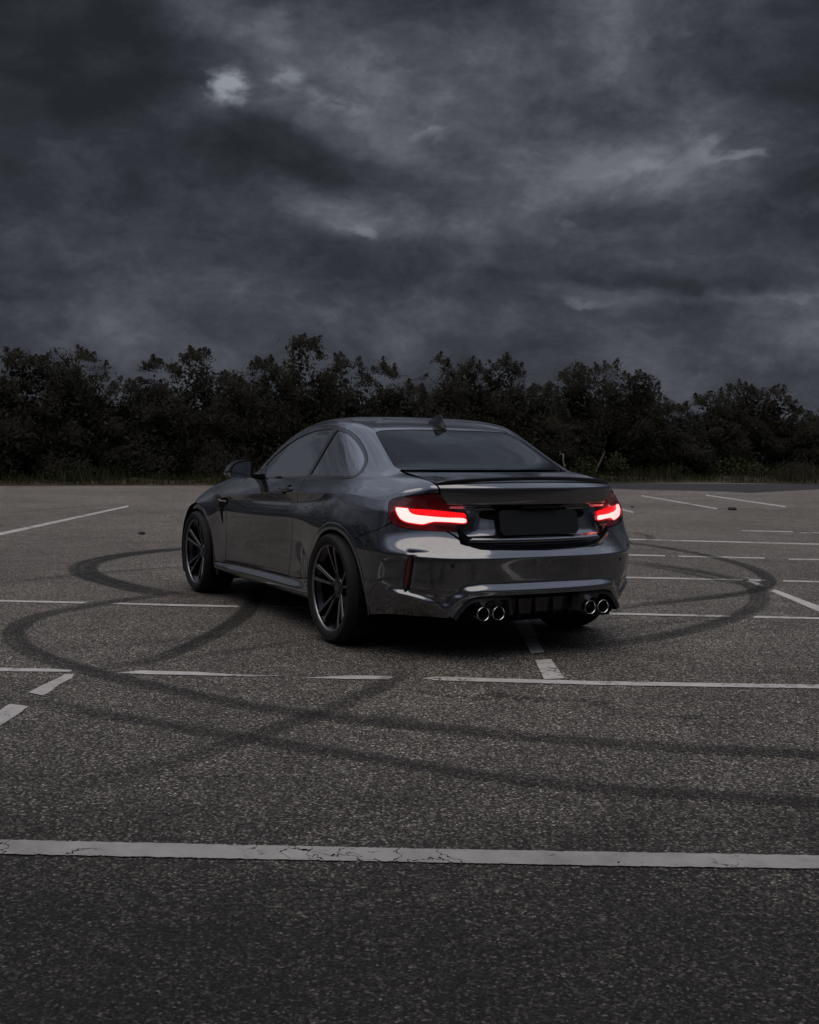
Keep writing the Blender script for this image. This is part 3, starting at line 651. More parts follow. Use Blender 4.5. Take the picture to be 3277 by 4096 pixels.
add('r10b',rz(.835,[(-.86,0),(-.85,.25),(-.80,.44),(-.732,.572),(-.653,.683),(-.56,.797)]),
 [(-.45,.832,.83),(-.15,.868,.855),(0,.874,.86),(.3,.865,.848),(.55,.856,.823),(.9,.848,.810),(1.3,.849,.796),(1.9,.858,.774),(2.15,.862,.772),(2.4,.857,.773),(2.7,.84,.776),(3.0,.775,.705)],F0(.66,.11))
add('r11',rz(.885,[(-.84,0),(-.83,.25),(-.78,.44),(-.732,.570),(-.650,.670),(-.555,.765)]),
 [(-.45,.802,.88),(-.15,.845,.90),(0,.856,.90),(.3,.869,.887),(.55,.874,.882),(.9,.875,.869),(1.3,.876,.846),(1.9,.873,.804),(2.15,.862,.80),(2.4,.845,.80),(2.7,.82,.795),(3.0,.76,.72)],F0(.675,.13))
RINGS.insert(len(RINGS)-1,('r11a',[(t,)+tuple(a+.80*(b-a) for a,b in zip(np.array([pchip([k[0] for k in RINGS[-2][1]],[k[j] for k in RINGS[-2][1]],np.array([t]))[0] for j in (1,2,3)]),p)) for t,*p in RINGS[-1][1]]))
add('r11b',rz(.90,[(-.835,0),(-.825,.25),(-.775,.44),(-.732,.571),(-.648,.667),(-.553,.755)]),
 [(-.45,.79,.897),(-.15,.832,.915),(0,.843,.914),(.3,.855,.900),(.55,.862,.894),(.9,.862,.881),(1.3,.863,.858),(1.9,.858,.818),(2.15,.848,.818),(2.4,.828,.82),(2.7,.80,.81),(3.0,.745,.735)],F0(.683,.14))
add('r12',rz(.930,[(-.82,0),(-.81,.25),(-.76,.44),(-.732,.576),(-.648,.660),(-.551,.738)]),
 [(-.45,.768,.923),(-.15,.805,.945),(0,.817,.947),(.3,.825,.937),(.55,.828,.93),(.9,.825,.918),(1.3,.825,.90),(1.9,.815,.875),(2.15,.80,.875),(2.4,.783,.865),(2.7,.76,.835),(3.0,.715,.755)],[(3.2-.1,.64,.715),(3.22,.46,.70),(3.29,.23,.695),(3.31,0,.695)])
add('r13',[(-.79,0,.96),(-.78,.25,.96),(-.735,.44,.958),(-.713,.582,.978),(-.628,.640,.968),(-.53,.70,.958)],
 [(-.45,.735,.945),(-.3,.758,.957),(-.15,.773,.972),(0,.785,.978),(.3,.79,.968),(.55,.79,.962),(.9,.79,.952),(1.3,.79,.945),(1.6,.785,.942),(1.9,.765,.945),(2.15,.75,.935),(2.4,.735,.908),(2.75,.715,.832),(3.0,.68,.76)],
 [(3.05,.60,.735),(3.15,.42,.73),(3.22,.2,.725),(3.24,0,.725)])
add('r13b',[(-.55,0,1.015),(-.545,.25,1.015),(-.52,.45,1.015),(-.475,.58,1.014),(-.42,.635,1.008),(-.365,.686,1.0)],
 [(6,-.30,.722,.992),(7,-.2,.748,.988),(8,-.08,.768,.988),(9,.04,.779,.985),(10,.17,.784,.978),(.3,.785,.974),(.55,.784,.968),(.9,.784,.958),(1.3,.784,.950),(19,1.57,.779,.948),(20.5,1.74,.757,.953),(22,1.92,.715,.955),(24,2.1,.63,.955),(27,2.35,.42,.935)],
 [(2.5,.3,.91),(2.56,.22,.905),(2.6,.1,.90),(2.62,0,.90)])
add('r14',[(-.305,0,1.037),(-.30,.25,1.038),(-.285,.45,1.039),(-.255,.575,1.039),(-.232,.627,1.036),(-.195,.672,1.03)],
 [(6,-.145,.708,1.022),(7,-.075,.738,1.010),(8,.0,.758,1.0),(9,.09,.770,.993),(10,.2,.776,.985),(.33,.778,.982),(.55,.778,.976),(.9,.778,.966),(1.3,.778,.957),(19,1.55,.772,.955),(20,1.68,.755,.962),(21,1.8,.72,.968),(23,1.92,.62,.982),(26,2.0,.4,.995)],
 [(2.05,.15,1.0),(2.055,.1,1.0),(2.058,.05,1.0),(2.06,0,1.0)])
add('r15',[(-.045,0,1.168),(-.04,.25,1.165),(-.02,.43,1.16),(-.005,.53,1.157),(.012,.572,1.155),(.035,.61,1.15)],
 [(6,.07,.645,1.142),(7,.12,.67,1.136),(8,.19,.685,1.13),(9,.27,.696,1.127),(11,.45,.705,1.125),(13,.65,.707,1.12),(1.0,.709,1.11),(1.3,.704,1.103),(19,1.55,.690,1.10),(20,1.62,.665,1.105),(21,1.69,.62,1.12),(23,1.76,.52,1.14),(26,1.80,.33,1.16)],
 [(1.82,.12,1.17),(1.823,.08,1.17),(1.824,.04,1.17),(1.825,0,1.17)])
add('r16',[(.25,0,1.288),(.25,.25,1.285),(.25,.42,1.279),(.255,.50,1.275),(.27,.533,1.277),(.29,.557,1.279)],
 [(6,.32,.577,1.281),(7,.36,.592,1.284),(8,.41,.605,1.287),(9,.47,.614,1.290),(11,.6,.622,1.293),(13,.75,.625,1.292),(1.0,.626,1.285),(18,1.20,.622,1.266),(19,1.29,.605,1.262),(20,1.34,.58,1.266),(21,1.38,.53,1.278),(23,1.42,.44,1.297),(26,1.45,.28,1.315)],
 [(1.46,.1,1.325),(1.46,.07,1.325),(1.46,.03,1.325),(1.46,0,1.325)])
add('r17',[(.33,0,1.311),(.33,.25,1.308),(.335,.40,1.303),(.345,.465,1.301),(.365,.493,1.309),(.39,.513,1.316)],
 [(7,.46,.538,1.331),(9,.56,.553,1.342),(11,.67,.560,1.348),(13,.8,.560,1.348),(1.0,.552,1.339),(18,1.12,.535,1.325),(19,1.17,.515,1.322),(20,1.21,.48,1.324),(21,1.24,.44,1.33),(23,1.28,.35,1.342),(26,1.31,.2,1.354)],
 [(1.33,.07,1.36),(1.33,.05,1.36),(1.33,.02,1.36),(1.33,0,1.36)])
add('r18',[(.5,0,1.347),(.5,.2,1.345),(.51,.30,1.342),(.53,.35,1.342),(.555,.37,1.348),(.58,.39,1.354)],
 [(7,.65,.41,1.364),(9,.72,.42,1.370),(11,.8,.42,1.372),(13,.88,.415,1.371),(16,.98,.40,1.367),(18,1.05,.38,1.36),(20,1.1,.33,1.358),(23,1.14,.22,1.364),(26,1.16,.13,1.37)],
 [(1.17,.05,1.372),(1.17,.03,1.372),(1.17,.015,1.372),(1.17,0,1.372)])
add('r19',[(.70,0,1.372),(.71,.08,1.371),(.72,.13,1.371),(.735,.16,1.372),(.75,.18,1.373),(.765,.19,1.375)],
 [(9,.83,.2,1.379),(14,.92,.18,1.379),(20,.98,.12,1.378)],
 [(1.0,.02,1.379),(1.0,.01,1.379),(1.0,.005,1.379),(1.0,0,1.379)])
add('r20',[(.78,0,1.379)]*6,[(12,.85,0,1.383),(20,.9,0,1.383)],[(.92,0,1.383)]*4)
def build(NU=460,SV=7):
    T=33.
    # u samples: roughly even along ring r7
    tt=np.linspace(0,T,2000); K=RINGS[7][1]
    k=np.array(K); P=np.stack([pchip(k[:,0],k[:,i],tt) for i in (1,2,3)],1)
    L=np.concatenate([[0],np.cumsum(np.linalg.norm(np.diff(P,axis=0),axis=1))])
    u=np.interp(np.linspace(0,L[-1],NU),L,tt); u[0]=0;u[-1]=T
    G=[]
    for n,K in RINGS:
        k=np.array(K); R=np.stack([pchip(k[:,0],k[:,i],u) for i in (1,2,3)],1)
        for _ in range(10):
            Q=np.vstack([R[1]*[1,-1,1],R,R[-2]*[1,-1,1]])
            R=(Q[:-2]+2*Q[1:-1]+Q[2:])/4
            R[0,1]=0; R[-1,1]=0
        G.append(R)
    G=np.array(G)                      # rings x NU x 3
    C=G.copy(); C[1:-1]-=.8*(G[:-2]-2*G[1:-1]+G[2:])/6; G=C
    G[:,0,1]=0; G[:,-1,1]=0
    # clamped: mirrored phantom rings so that the surface reaches the end rings
    Gp=np.concatenate([[2*G[0]-G[1]],G,[2*G[-1]-G[-2]]])
    rows=[]; vs=[]
    n=len(G)
    for i in range(n-1):
        for s in np.arange(SV)/SV:
            b=np.array([(1-s)**3,3*s**3-6*s*s+4,-3*s**3+3*s*s+3*s+1,s**3])/6
            rows.append(sum(b[j]*Gp[i+j] for j in range(4))); vs.append(i+s)
    rows.append(G[-1]); vs.append(n-1)
    return np.array(rows),u,np.array(vs)   # NV x NU x 3

def sst(a,b,x):
    t=np.clip((x-a)/(b-a),0,1); return t*t*(3-2*t)
def grid_normals(P):
    du=np.gradient(P,axis=1); dv=np.gradient(P,axis=0)
    du[:,0]=P[:,1]-P[:,0]; 
    n=np.cross(dv,du); l=np.linalg.norm(n,axis=2,keepdims=True); n=n/np.maximum(l,1e-9)
    bad=(l[...,0]<1e-9); n[bad]=[0,0,1]
    n[:,0,1]=0; n[:,-1,1]=0
    n/=np.maximum(np.linalg.norm(n,axis=2,keepdims=True),1e-9)
    return n
RA=np.array([[-90,.335],[0,.335],[30,.338],[60,.345],[90,.352],[115,.362],[135,.374],[155,.385],[180,.390],[240,.392]])
FA=np.array([[-90,.345],[0,.345],[45,.345],[90,.345],[105,.352],[120,.372],[135,.382],[165,.388],[180,.40],[192,.42],[240,.44]])
def arch(x,z,which):
    """signed distance-like value to the wheel opening and the angle round it"""
    cx,cz,T=((-.03,.334,RA),(2.693,.327,FA))[which]
    a=np.degrees(np.arctan2(z-cz,x-cx)); a=np.where(a<-90,a+360,a)
    return np.hypot(x-cx,z-cz)-np.interp(a,T[:,0],T[:,1]),a
def displaced():
    P,u,v=build()
    x,y,z=P[...,0].copy(),P[...,1].copy(),P[...,2].copy()
    N=grid_normals(P)
    # bumper: raised middle inboard of the reflector slot
    ys=np.interp(z,[.39,.48,.54,.60],[.748,.744,.740,.736])
    w=sst(0,.022,ys-y)*sst(.37,.41,z)*sst(.615,.545,z)*sst(.05,.62,y)*(x<-.5)
    P+=(N*[1,1,.3])*(.013*w)[...,None]
    g=np.exp(-((y-ys-.004)/.012)**2)*sst(.375,.40,z)*sst(.60,.57,z)*(x<-.5)
    P-=(N*[1,1,.2])*(.014*g)[...,None]
    g=np.exp(-((z-.600-.02*(.742-y))/.010)**2)*sst(.60,.73,y)*sst(.765,.745,y)*(x<-.5)
    P-=(N*[1,1,.2])*(.010*g)[...,None]
    # sloping ledge under the slot, fading inboard
    zl=np.interp(y,[.53,.745,.80],[.312,.385,.40]); t=sst(.54,.70,y)*sst(.84,.76,y)
    w=sst(.0,.03,zl-z+.004)*t*(x<-.5)
    P+=(N*[1,1,0])*(.025*w)[...,None]
    # raised frame round the diffuser opening, with a sloping upper side
    A=np.array([(0,.375),(.40,.375),(.470,.366),(.515,.335),(.560,.278),(.580,.20)]); best=np.full(y.shape,9.)
    for p,q in zip(A[:-1],A[1:]):
        e=q-p; tt=np.clip(((y-p[0])*e[0]+(z-p[1])*e[1])/(e@e),0,1); best=np.minimum(best,np.hypot(y-p[0]-tt*e[0],z-p[1]-tt*e[1]))
    ins=(z<np.interp(y,A[:,0],A[:,1],right=0)); w=np.where(ins,1.,sst(.062,.016,best))*(x<-.5)*sst(.64,.58,y)
    P[...,0]-=.036*w
    return P,grid_normals(P),u,v

class Surf:
    def __init__(s, V, N, T): s.V, s.N, s.T = V, N, T
def cut(S, d):
    """split a triangle surface along the zero line of a distance given at its vertices -> (inside d<0, outside)"""
    d = np.where(np.abs(d) < 1e-7, 1e-7, d); neg = d < 0
    T = S.T; cnt = neg[T].sum(1)
    keep_in = T[cnt == 3]; keep_out = T[cnt == 0]; X = T[(cnt == 1) | (cnt == 2)]
    if len(X) == 0: return compress(S.V, S.N, keep_in), compress(S.V, S.N, keep_out)
    m = neg[X]; lone = np.where(m.sum(1) == 1, m.argmax(1), (~m).argmax(1)); r = np.arange(len(X))
    a, b, c = X[r, lone], X[r, (lone + 1) % 3], X[r, (lone + 2) % 3]
    nv = len(S.V)
    key = np.concatenate([np.minimum(a, b) * nv + np.maximum(a, b), np.minimum(a, c) * nv + np.maximum(a, c)])
    u, inv = np.unique(key, return_inverse=True); inv = inv.ravel()
    i, j = u // nv, u % nv; t = (d[i] / (d[i] - d[j]))[:, None]
    NVv = S.V[i] + t * (S.V[j] - S.V[i]); NN = S.N[i] + t * (S.N[j] - S.N[i]); NN /= np.maximum(np.linalg.norm(NN, axis=1, keepdims=True), 1e-9)
    V = np.vstack([S.V, NVv]); N = np.vstack([S.N, NN]); ab = nv + inv[:len(X)]; ac = nv + inv[len(X):]
    t1 = np.stack([a, ab, ac], 1); t2 = np.stack([ab, b, c], 1); t3 = np.stack([ab, c, ac], 1)
    la = neg[a]
    ins = np.vstack([keep_in, t1[la], t2[~la], t3[~la]]); out = np.vstack([keep_out, t1[~la], t2[la], t3[la]])
    return compress(V, N, ins), compress(V, N, out)
def compress(V, N, T):
    if len(T) == 0: return Surf(V[:0], N[:0], T.reshape(0, 3))
    # drop slivers
    u, inv = np.unique(T.ravel(), return_inverse=True)
    return Surf(V[u], N[u], inv.reshape(-1, 3))
def poly_sd(Q, poly):
    """signed distance of 2d points to a closed polygon, negative inside"""
    A = np.asarray(poly, float); B = np.roll(A, -1, 0)
    best = np.full(len(Q), 1e9); inside = np.zeros(len(Q), bool)
    for p, q in zip(A, B):
        e = q - p; L = e @ e
        if L < 1e-14: continue
        t = np.clip(((Q - p) @ e) / L, 0, 1); dd = Q - p - t[:, None] * e
        best = np.minimum(best, (dd * dd).sum(1))
        if p[1] != q[1]:
            c = ((Q[:, 1] < p[1]) != (Q[:, 1] < q[1])) & (Q[:, 0] < p[0] + (Q[:, 1] - p[1]) / (q[1] - p[1]) * (q[0] - p[0])); inside ^= c
    best = np.sqrt(best); return np.where(inside, -best, best)
def smoothpoly(pts, step=.012):
    """closed Catmull-Rom outline; a point given twice stays a corner"""
    return catmull(pts, step, True)
GAP = .0026
RTa = np.array([-.4627, -.8864])
PROJ = {'side': lambda V: V[:, [0, 2]], 'top': lambda V: V[:, [0, 1]], 'rear': lambda V: V[:, [1, 2]],
        'lid': lambda V: np.stack([V[:, 1], V[:, 2] + V[:, 0] + .8], 1), 'diag': lambda V: np.stack([V[:, :2] @ RTa, V[:, 2]], 1)}
MASK = {'side': lambda V, N: V[:, 1] > .5, 'top': lambda V, N: V[:, 2] > .68, 'rear': lambda V, N: (V[:, 0] < -.45), 'lid': lambda V, N: (V[:, 0] < -.2) & (V[:, 2] > .6), 'diag': lambda V, N: (V[:, 0] < -.45) & (V[:, 2] > .6)}
def sd(S, kind, poly):
    d = poly_sd(PROJ[kind](S.V), poly); return np.where(MASK[kind](S.V, S.N), d, np.maximum(np.abs(d), .05))
def carve(S, kind, poly, gap=GAP):
    d = sd(S, kind, poly); ins, out = cut(S, d + gap)[0], cut(S, d - gap)[1]; return ins, out
def flange(S, depth):
    """edges of a panel turned inwards so that it has thickness"""
    E = np.sort(np.vstack([S.T[:, [0, 1]], S.T[:, [1, 2]], S.T[:, [2, 0]]]), 1)
    u, c = np.unique(E, axis=0, return_counts=True); B = u[c == 1]
    on_mid = (np.abs(S.V[B[:, 0], 1]) < 1e-5) & (np.abs(S.V[B[:, 1], 1]) < 1e-5); B = B[~on_mid]
    a, b = S.V[B[:, 0]], S.V[B[:, 1]]; a2, b2 = a - S.N[B[:, 0]] * depth, b - S.N[B[:, 1]] * depth
    V = np.stack([a, b, b2, a2], 1).reshape(-1, 3); n = len(B); q = np.arange(4 * n).reshape(n, 4)
    return V, np.vstack([q[:, [0, 1, 2]], q[:, [0, 2, 3]]])
def panel(name, S, mat, parent, sides='L', off=0.0, depth=.012, **kw):
    """object(s) from a cut surface: 'L', 'R' mirrored, or 'B' both halves in one mesh"""
    Vs, Fs, Ns, n0 = [], [], [], 0
    V = S.V + S.N * off; FV, FT = flange(Surf(V, S.N, S.T), depth) if depth else (np.zeros((0, 3)), np.zeros((0, 3), int))
    fn = np.zeros((len(FV), 3))
    for sg in ({'L': (1,), 'R': (-1,), 'B': (1, -1)}[sides]):
        m = np.array([1, sg, 1.0]); T = S.T if sg > 0 else S.T[:, ::-1]
        Vs += [V * m, FV * m]; Ns += [S.N * m, fn]; Fs += [T + n0, FT + n0 + len(V)]; n0 += len(V) + len(FV)
    V, F, N = np.vstack(Vs), np.vstack(Fs), np.vstack(Ns)
    me = bpy.data.meshes.new(name); V = np.asarray(V, np.float32)
    me.vertices.add(len(V)); me.vertices.foreach_set('co', V.ravel())
    me.loops.add(F.size); me.loops.foreach_set('vertex_index', F.astype(np.int32).ravel())
    me.polygons.add(len(F)); me.polygons.foreach_set('loop_start', np.arange(0, F.size, 3, dtype=np.int32))
    me.update(calc_edges=True); me.shade_smooth()
    me.normals_split_custom_set_from_vertices([tuple(n) for n in N])
    return link(name, me, mat, parent, **kw)

# ---- materials
M_PAINT = material('metallic_grey_paint', (.2, .2, .22), .24, metal=.92, coat=1.0, coat_rough=.025, Coat_IOR=1.95)
t, b, o = nt_of(M_PAINT)
tc = t.node('ShaderNodeTexCoord').outputs['Object']
fl = t.node('ShaderNodeTexVoronoi', i_Vector=tc, i_Scale=900.0); fs = t.node('ShaderNodeSeparateColor', i_0=fl.outputs['Color'])
t.l.new(t.mix(t.math('POWER', fs.outputs[0], 3.0), (.085, .090, .102), (.185, .192, .215)), b.inputs['Base Color'])
t.l.new(t.ramp(fs.outputs[1], [(0, .10), (1, .18)]), b.inputs['Roughness'])
dust = t.noise(tc, 5.0, 5, .6); t.l.new(t.ramp(dust, [(.35, .02), (.7, .055)]), b.inputs['Coat Roughness'])
M_BLACK = material('gloss_black_trim', (.006, .006, .0065), .12, coat=.6)
M_SATIN = material('satin_black_plastic', (.014, .014, .015), .38)
M_MATT = material('matt_black_liner', (.006, .006, .006), .9, spec=.1)
M_RUBBER = material('tyre_rubber', (.014, .014, .014), .72, spec=.35)
M_RIM = material('gloss_black_rim', (.008, .008, .009), .22, coat=.5)
M_FACE = material('machined_rim_face', (.30, .30, .305), .30, metal=.9)
M_CHROME = material('chrome', (.75, .75, .76), .09, metal=1.0)
M_STEEL = material('disc_steel', (.22, .22, .22), .35, metal=1.0)
M_BLUE = material('blue_caliper', (.015, .05, .20), .3, coat=.4)
M_PLATE = material('blank_plate', (.013, .0145, .0155), .55, spec=.3)
M_SEAT = material('dark_leather', (.012, .012, .012), .55)
def glass(name, tint, refl, rough=0.0):
    m = bpy.data.materials.new(name); m.use_nodes = True; t = NT(m.node_tree); t.n.clear()
    out = t.node('ShaderNodeOutputMaterial'); tr = t.node('ShaderNodeBsdfTransparent'); tr.inputs[0].default_value = tuple(tint) + (1,)
    gl = t.node('ShaderNodeBsdfGlossy'); gl.inputs['Roughness'].default_value = rough; gl.inputs[0].default_value = (.95, .98, 1.0, 1)
    lw = t.node('ShaderNodeFresnel'); lw.inputs['IOR'].default_value = refl
    mx = t.node('ShaderNodeMixShader'); t.l.new(lw.outputs[0], mx.inputs[0]); t.l.new(tr.outputs[0], mx.inputs[1]); t.l.new(gl.outputs[0], mx.inputs[2]); t.l.new(mx.outputs[0], out.inputs[0])
    return m
M_GLASS = glass('tinted_side_glass', (.20, .22, .22), 4.6)
M_RGLASS = glass('dark_rear_glass', (.07, .075, .075), 1.28)
M_LENS = glass('dark_red_lens', (.68, .17, .17), 1.6)
M_LENSIN = material('lamp_housing', (.14, .014, .020), .35, coat=.5)
def emit(name, col, e):
    m = bpy.data.materials.new(name); m.use_nodes = True; t = NT(m.node_tree); b = t.n['Principled BSDF']
    b.inputs['Base Color'].default_value = (.02, .002, .002, 1); b.inputs['Emission Color'].default_value = tuple(col) + (1,); b.inputs['Emission Strength'].default_value = e
    return m
M_BAR = emit('tail_light_bar', (1.0, .95, .90), 5.6)
M_RED = emit('tail_light_red', (1.0, .02, .035), 1.25)
M_GLOW = emit('tail_light_edge', (1.0, .02, .04), .8)
t = NT(M_RED.node_tree); b = t.n['Principled BSDF']
wv = t.node('ShaderNodeTexWave', bands_direction='Y', i_Scale=18.0, i_Distortion=0.0); t.l.new(t.node('ShaderNodeTexCoord').outputs['Object'], wv.inputs['Vector'])
t.l.new(t.ramp(wv.outputs[1], [(0, 1.35), (.5, 1.6), (1, 1.85)]), b.inputs['Emission Strength'])
M_REFL = material('red_reflector', (.16, .008, .012), .15, coat=1.0)

# ---- shell
G_, GN_, _u, _v = displaced()
NVr, NUr, _ = G_.shape
ix = np.arange(NVr * NUr).reshape(NVr, NUr)
q = np.stack([ix[:-1, :-1], ix[1:, :-1], ix[1:, 1:], ix[:-1, 1:]], -1).reshape(-1, 4)
S0 = Surf(G_.reshape(-1, 3), GN_.reshape(-1, 3), np.vstack([q[:, [0, 1, 2]], q[:, [0, 2, 3]]]))
tv = S0.V[S0.T]; ar = np.linalg.norm(np.cross(tv[:, 1] - tv[:, 0], tv[:, 2] - tv[:, 0]), axis=1)
S0 = compress(S0.V, S0.N, S0.T[ar > 1e-9])
fnrm = np.cross(S0.V[S0.T[:, 1]] - S0.V[S0.T[:, 0]], S0.V[S0.T[:, 2]] - S0.V[S0.T[:, 0]])
if (fnrm * S0.N[S0.T[:, 0]]).sum() < 0: S0.T = S0.T[:, ::-1]
def on_shell(Q, kind, mask=None):
    """shell position and normal under 2d points of a projection"""
    W2 = PROJ[kind](S0.V); ok = MASK[kind](S0.V, S0.N)
    if mask is not None: ok &= mask(S0.V)
    idx = np.where(ok)[0]; W2 = W2[idx]; Pp, Nn = [], []
    for qq in np.asarray(Q, float):
        d2 = ((W2 - qq) ** 2).sum(1); k = np.argpartition(d2, 6)[:6]; w_ = 1 / (d2[k] + 1e-7); w_ /= w_.sum()
        Pp.append((S0.V[idx[k]] * w_[:, None]).sum(0)); n = (S0.N[idx[k]] * w_[:, None]).sum(0); Nn.append(n / np.linalg.norm(n))
    return np.array(Pp), np.array(Nn)

CAR = empty('car', (0, 0, 0)); tag(CAR, 'dark grey metallic two door coupe with glowing red tail lamps parked across the bay lines', 'car')
D3 = lambda pts: [(RTa[0] * x + RTa[1] * y, z) for x, y, z in pts]
LAMP = smoothpoly(D3([(-.529,.784,.875),(-.540,.796,.851),(-.557,.805,.820),(-.576,.804,.772),(-.589,.795,.755),(-.605,.778,.741),(-.625,.752,.732),(-.654,.712,.726),(-.705,.649,.720),(-.752,.583,.717),(-.790,.512,.716),(-.799,.490,.717),(-.808,.459,.730),(-.814,.435,.752),(-.814,.429,.772),(-.811,.434,.792),(-.802,.443,.827),(-.787,.449,.859),(-.787,.449,.859),(-.765,.496,.864),(-.745,.535,.868),(-.729,.547,.889),(-.714,.560,.921),(-.714,.560,.921),(-.693,.590,.926),(-.661,.627,.921),(-.611,.692,.909),(-.586,.725,.903),(-.554,.758,.894)]), .01)
BAR = smoothpoly(D3([(-.579,.773,.845),(-.579,.773,.845),(-.625,.719,.840),(-.625,.719,.840),(-.636,.715,.822),(-.650,.700,.809),(-.716,.610,.797),(-.759,.542,.792),(-.803,.453,.787),(-.808,.445,.777),(-.806,.448,.767),(-.762,.544,.769),(-.720,.612,.769),(-.693,.652,.756),(-.680,.668,.755),(-.655,.700,.759),(-.632,.733,.766),(-.613,.759,.782),(-.600,.771,.805),(-.588,.775,.828)]), .006)
REDB = smoothpoly(D3([(-.632,.715,.839),(-.632,.715,.839),(-.685,.639,.836),(-.754,.540,.827),(-.801,.451,.818),(-.801,.451,.818),(-.806,.445,.792),(-.806,.445,.792),(-.759,.542,.797),(-.716,.610,.802),(-.652,.699,.815)]), .006)
RUNN = smoothpoly(D3([(-.71,.632,.748),(-.71,.632,.748),(-.735,.59,.762),(-.76,.545,.764),(-.79,.49,.762),(-.79,.49,.762),(-.785,.50,.742),(-.785,.50,.742)]), .006)
def dpatch(S, kind, poly): return cut(S, sd(S, kind, poly))[0]
glowS = cut(S0, sd(S0, 'diag', BAR) - .007)[0]
lampS = cut(S0, sd(S0, 'diag', LAMP) + .003)[0]
barS, redS, runS = dpatch(S0, 'diag', BAR), dpatch(S0, 'diag', REDB), dpatch(S0, 'diag', RUNN)

# ---- panels, cut one after another
body = S0
for wch in (0, 1):
    d, a_ = arch(body.V[:, 0], body.V[:, 2], wch); d = np.where(body.V[:, 1] > .45, d, .5)
    a_ = np.clip(a_, -90, 240); wid = np.interp(a_, [0, 120, 150, 180, 200], [.044, .044, .028, .018, .016] if wch == 0 else [.024, .024, .024, .022, .020])
    body = cut(body, d - wid)[1]
DLO = smoothpoly([(1.712,.951),(1.712,.951),(1.5,.9475),(1.3,.950),(.9,.958),(.693,.967),(-.005,.990),(-.030,1.0),(-.054,1.025),(-.032,1.071),(.015,1.109),(.104,1.161),(.215,1.214),(.371,1.270),(.524,1.300),(.682,1.311),(.867,1.305),(1.082,1.270),(1.287,1.207),(1.464,1.114),(1.60,1.032)])
DGL = smoothpoly([(1.459,.957),(1.459,.957),(1.569,1.042),(1.562,1.058),(1.469,1.112),(1.353,1.166),(1.167,1.230),(.942,1.271),(.710,1.286),(.592,1.283),(.592,1.283),(.701,.982),(.701,.982)])
QGL = smoothpoly([(.547,1.279),(.547,1.279),(.420,1.262),(.300,1.228),(.174,1.178),(.072,1.127),(.006,1.082),(-.020,1.038),(-.004,1.010),(.02,1.005),(.652,.986),(.652,.986)])
trim, body = carve(body, 'side', DLO, .001)
dglass, trim = carve(trim, 'side', DGL, .0005); qglass, trim = carve(trim, 'side', QGL, .0005)
RGL = smoothpoly([(-.40,-.3),(-.40,-.3),(.30,-.3),(.30,-.3),(.256,.0),(.256,.40),(.252,.47),(.235,.503),(.20,.512),(-.083,.566),(-.215,.586),(-.243,.578),(-.262,.55),(-.282,.45),(-.300,.2),(-.305,0)])
rglass, body = carve(body, 'top', RGL, .0015)
WGL = smoothpoly([(2.3,-.3),(2.3,-.3),(2.045,.0),(2.02,.30),(1.93,.55),(1.83,.66),(1.77,.672),(1.65,.64),(1.50,.585),(1.385,.52),(1.395,.42),(1.42,.25),(1.44,0),(1.40,-.3),(1.40,-.3)])
wglass, body = carve(body, 'top', WGL, .0015)
body = cut(body, sd(body, 'diag', LAMP) - .002)[1]
LIDP = [(0, .482), (.2, .493), (.33, .512), (.40, .534), (.45, .575), (.485, .66), (.498, .71), (.50, .76), (.515, .84), (.538, .905), (.579, .974), (.583, 1.017), (.590, 1.082), (.592, 1.30), (.592, 1.585), (.55, 1.60), (.3, 1.56), (0, 1.55), (-.3, 1.55), (-.3, .482)]
body = cut(body, sd(body, 'lid', LIDP) - .002)[1]
DIFF = smoothpoly([(-.3,.370),(-.3,.370),(.24,.370),(.395,.370),(.462,.361),(.507,.331),(.550,.276),(.566,.20),(.566,.20),(-.3,.20),(-.3,.20)])
body = cut(body, sd(body, 'rear', DIFF))[1]
ROOF = smoothpoly([(.262,-.3),(.262,-.3),(.262,.3),(.258,.49),(.258,.49),(.34,.494),(.45,.500),(.56,.512),(.66,.520),(.8,.522),(1.0,.515),(1.12,.50),(1.25,.47),(1.36,.42),(1.40,.25),(1.425,0),(1.40,-.3),(1.40,-.3)])
roof, body = carve(body, 'top', ROOF, .002)
BON = smoothpoly([(3.05,-.3),(3.05,-.3),(3.02,.30),(2.98,.52),(2.90,.63),(2.90,.63),(2.5,.69),(2.15,.70),(1.98,.69),(1.98,.69),(2.06,.50),(2.10,.2),(2.12,-.3),(2.12,-.3)])
bonnet, body = carve(body, 'top', BON)
DOOR = [(.688,1.0),(.686,.962),(.640,.913),(.622,.890),(.622,.870),(.645,.835),(.664,.800),(.673,.752),(.681,.677),(.70,.60),(.725,.54),(.762,.471),(.792,.411),(.815,.36),(.828,.325),(.85,.317),(1.12,.315),(1.459,.313),(1.75,.311),(2.016,.309),(2.045,.318),(2.055,.36),(2.045,.47),(2.025,.578),(2.005,.663),(2.0,.728),(1.985,.80),(1.942,.852),(1.871,.902),(1.80,.935),(1.74,1.0)]
door, body = carve(body, 'side', DOOR)
SILL = [(2.40,.265),(2.255,.279),(2.021,.294),(1.642,.301),(1.237,.307),(.851,.313),(.611,.326),(.34,.358),(.20,.37),(.20,.1),(2.45,.1)]
skirt, body = carve(body, 'side', SILL)
FEN = [(1.985,.80),(1.942,.852),(1.871,.902),(1.84,.935),(1.90,1.2),(3.09,1.2),(3.09,.1),(2.45,.1),(2.40,.262),(2.255,.279),(2.06,.292),(2.058,.36),(2.048,.47),(2.028,.578),(2.008,.663),(2.003,.728)]
fender, body = carve(body, 'side', FEN, .002)
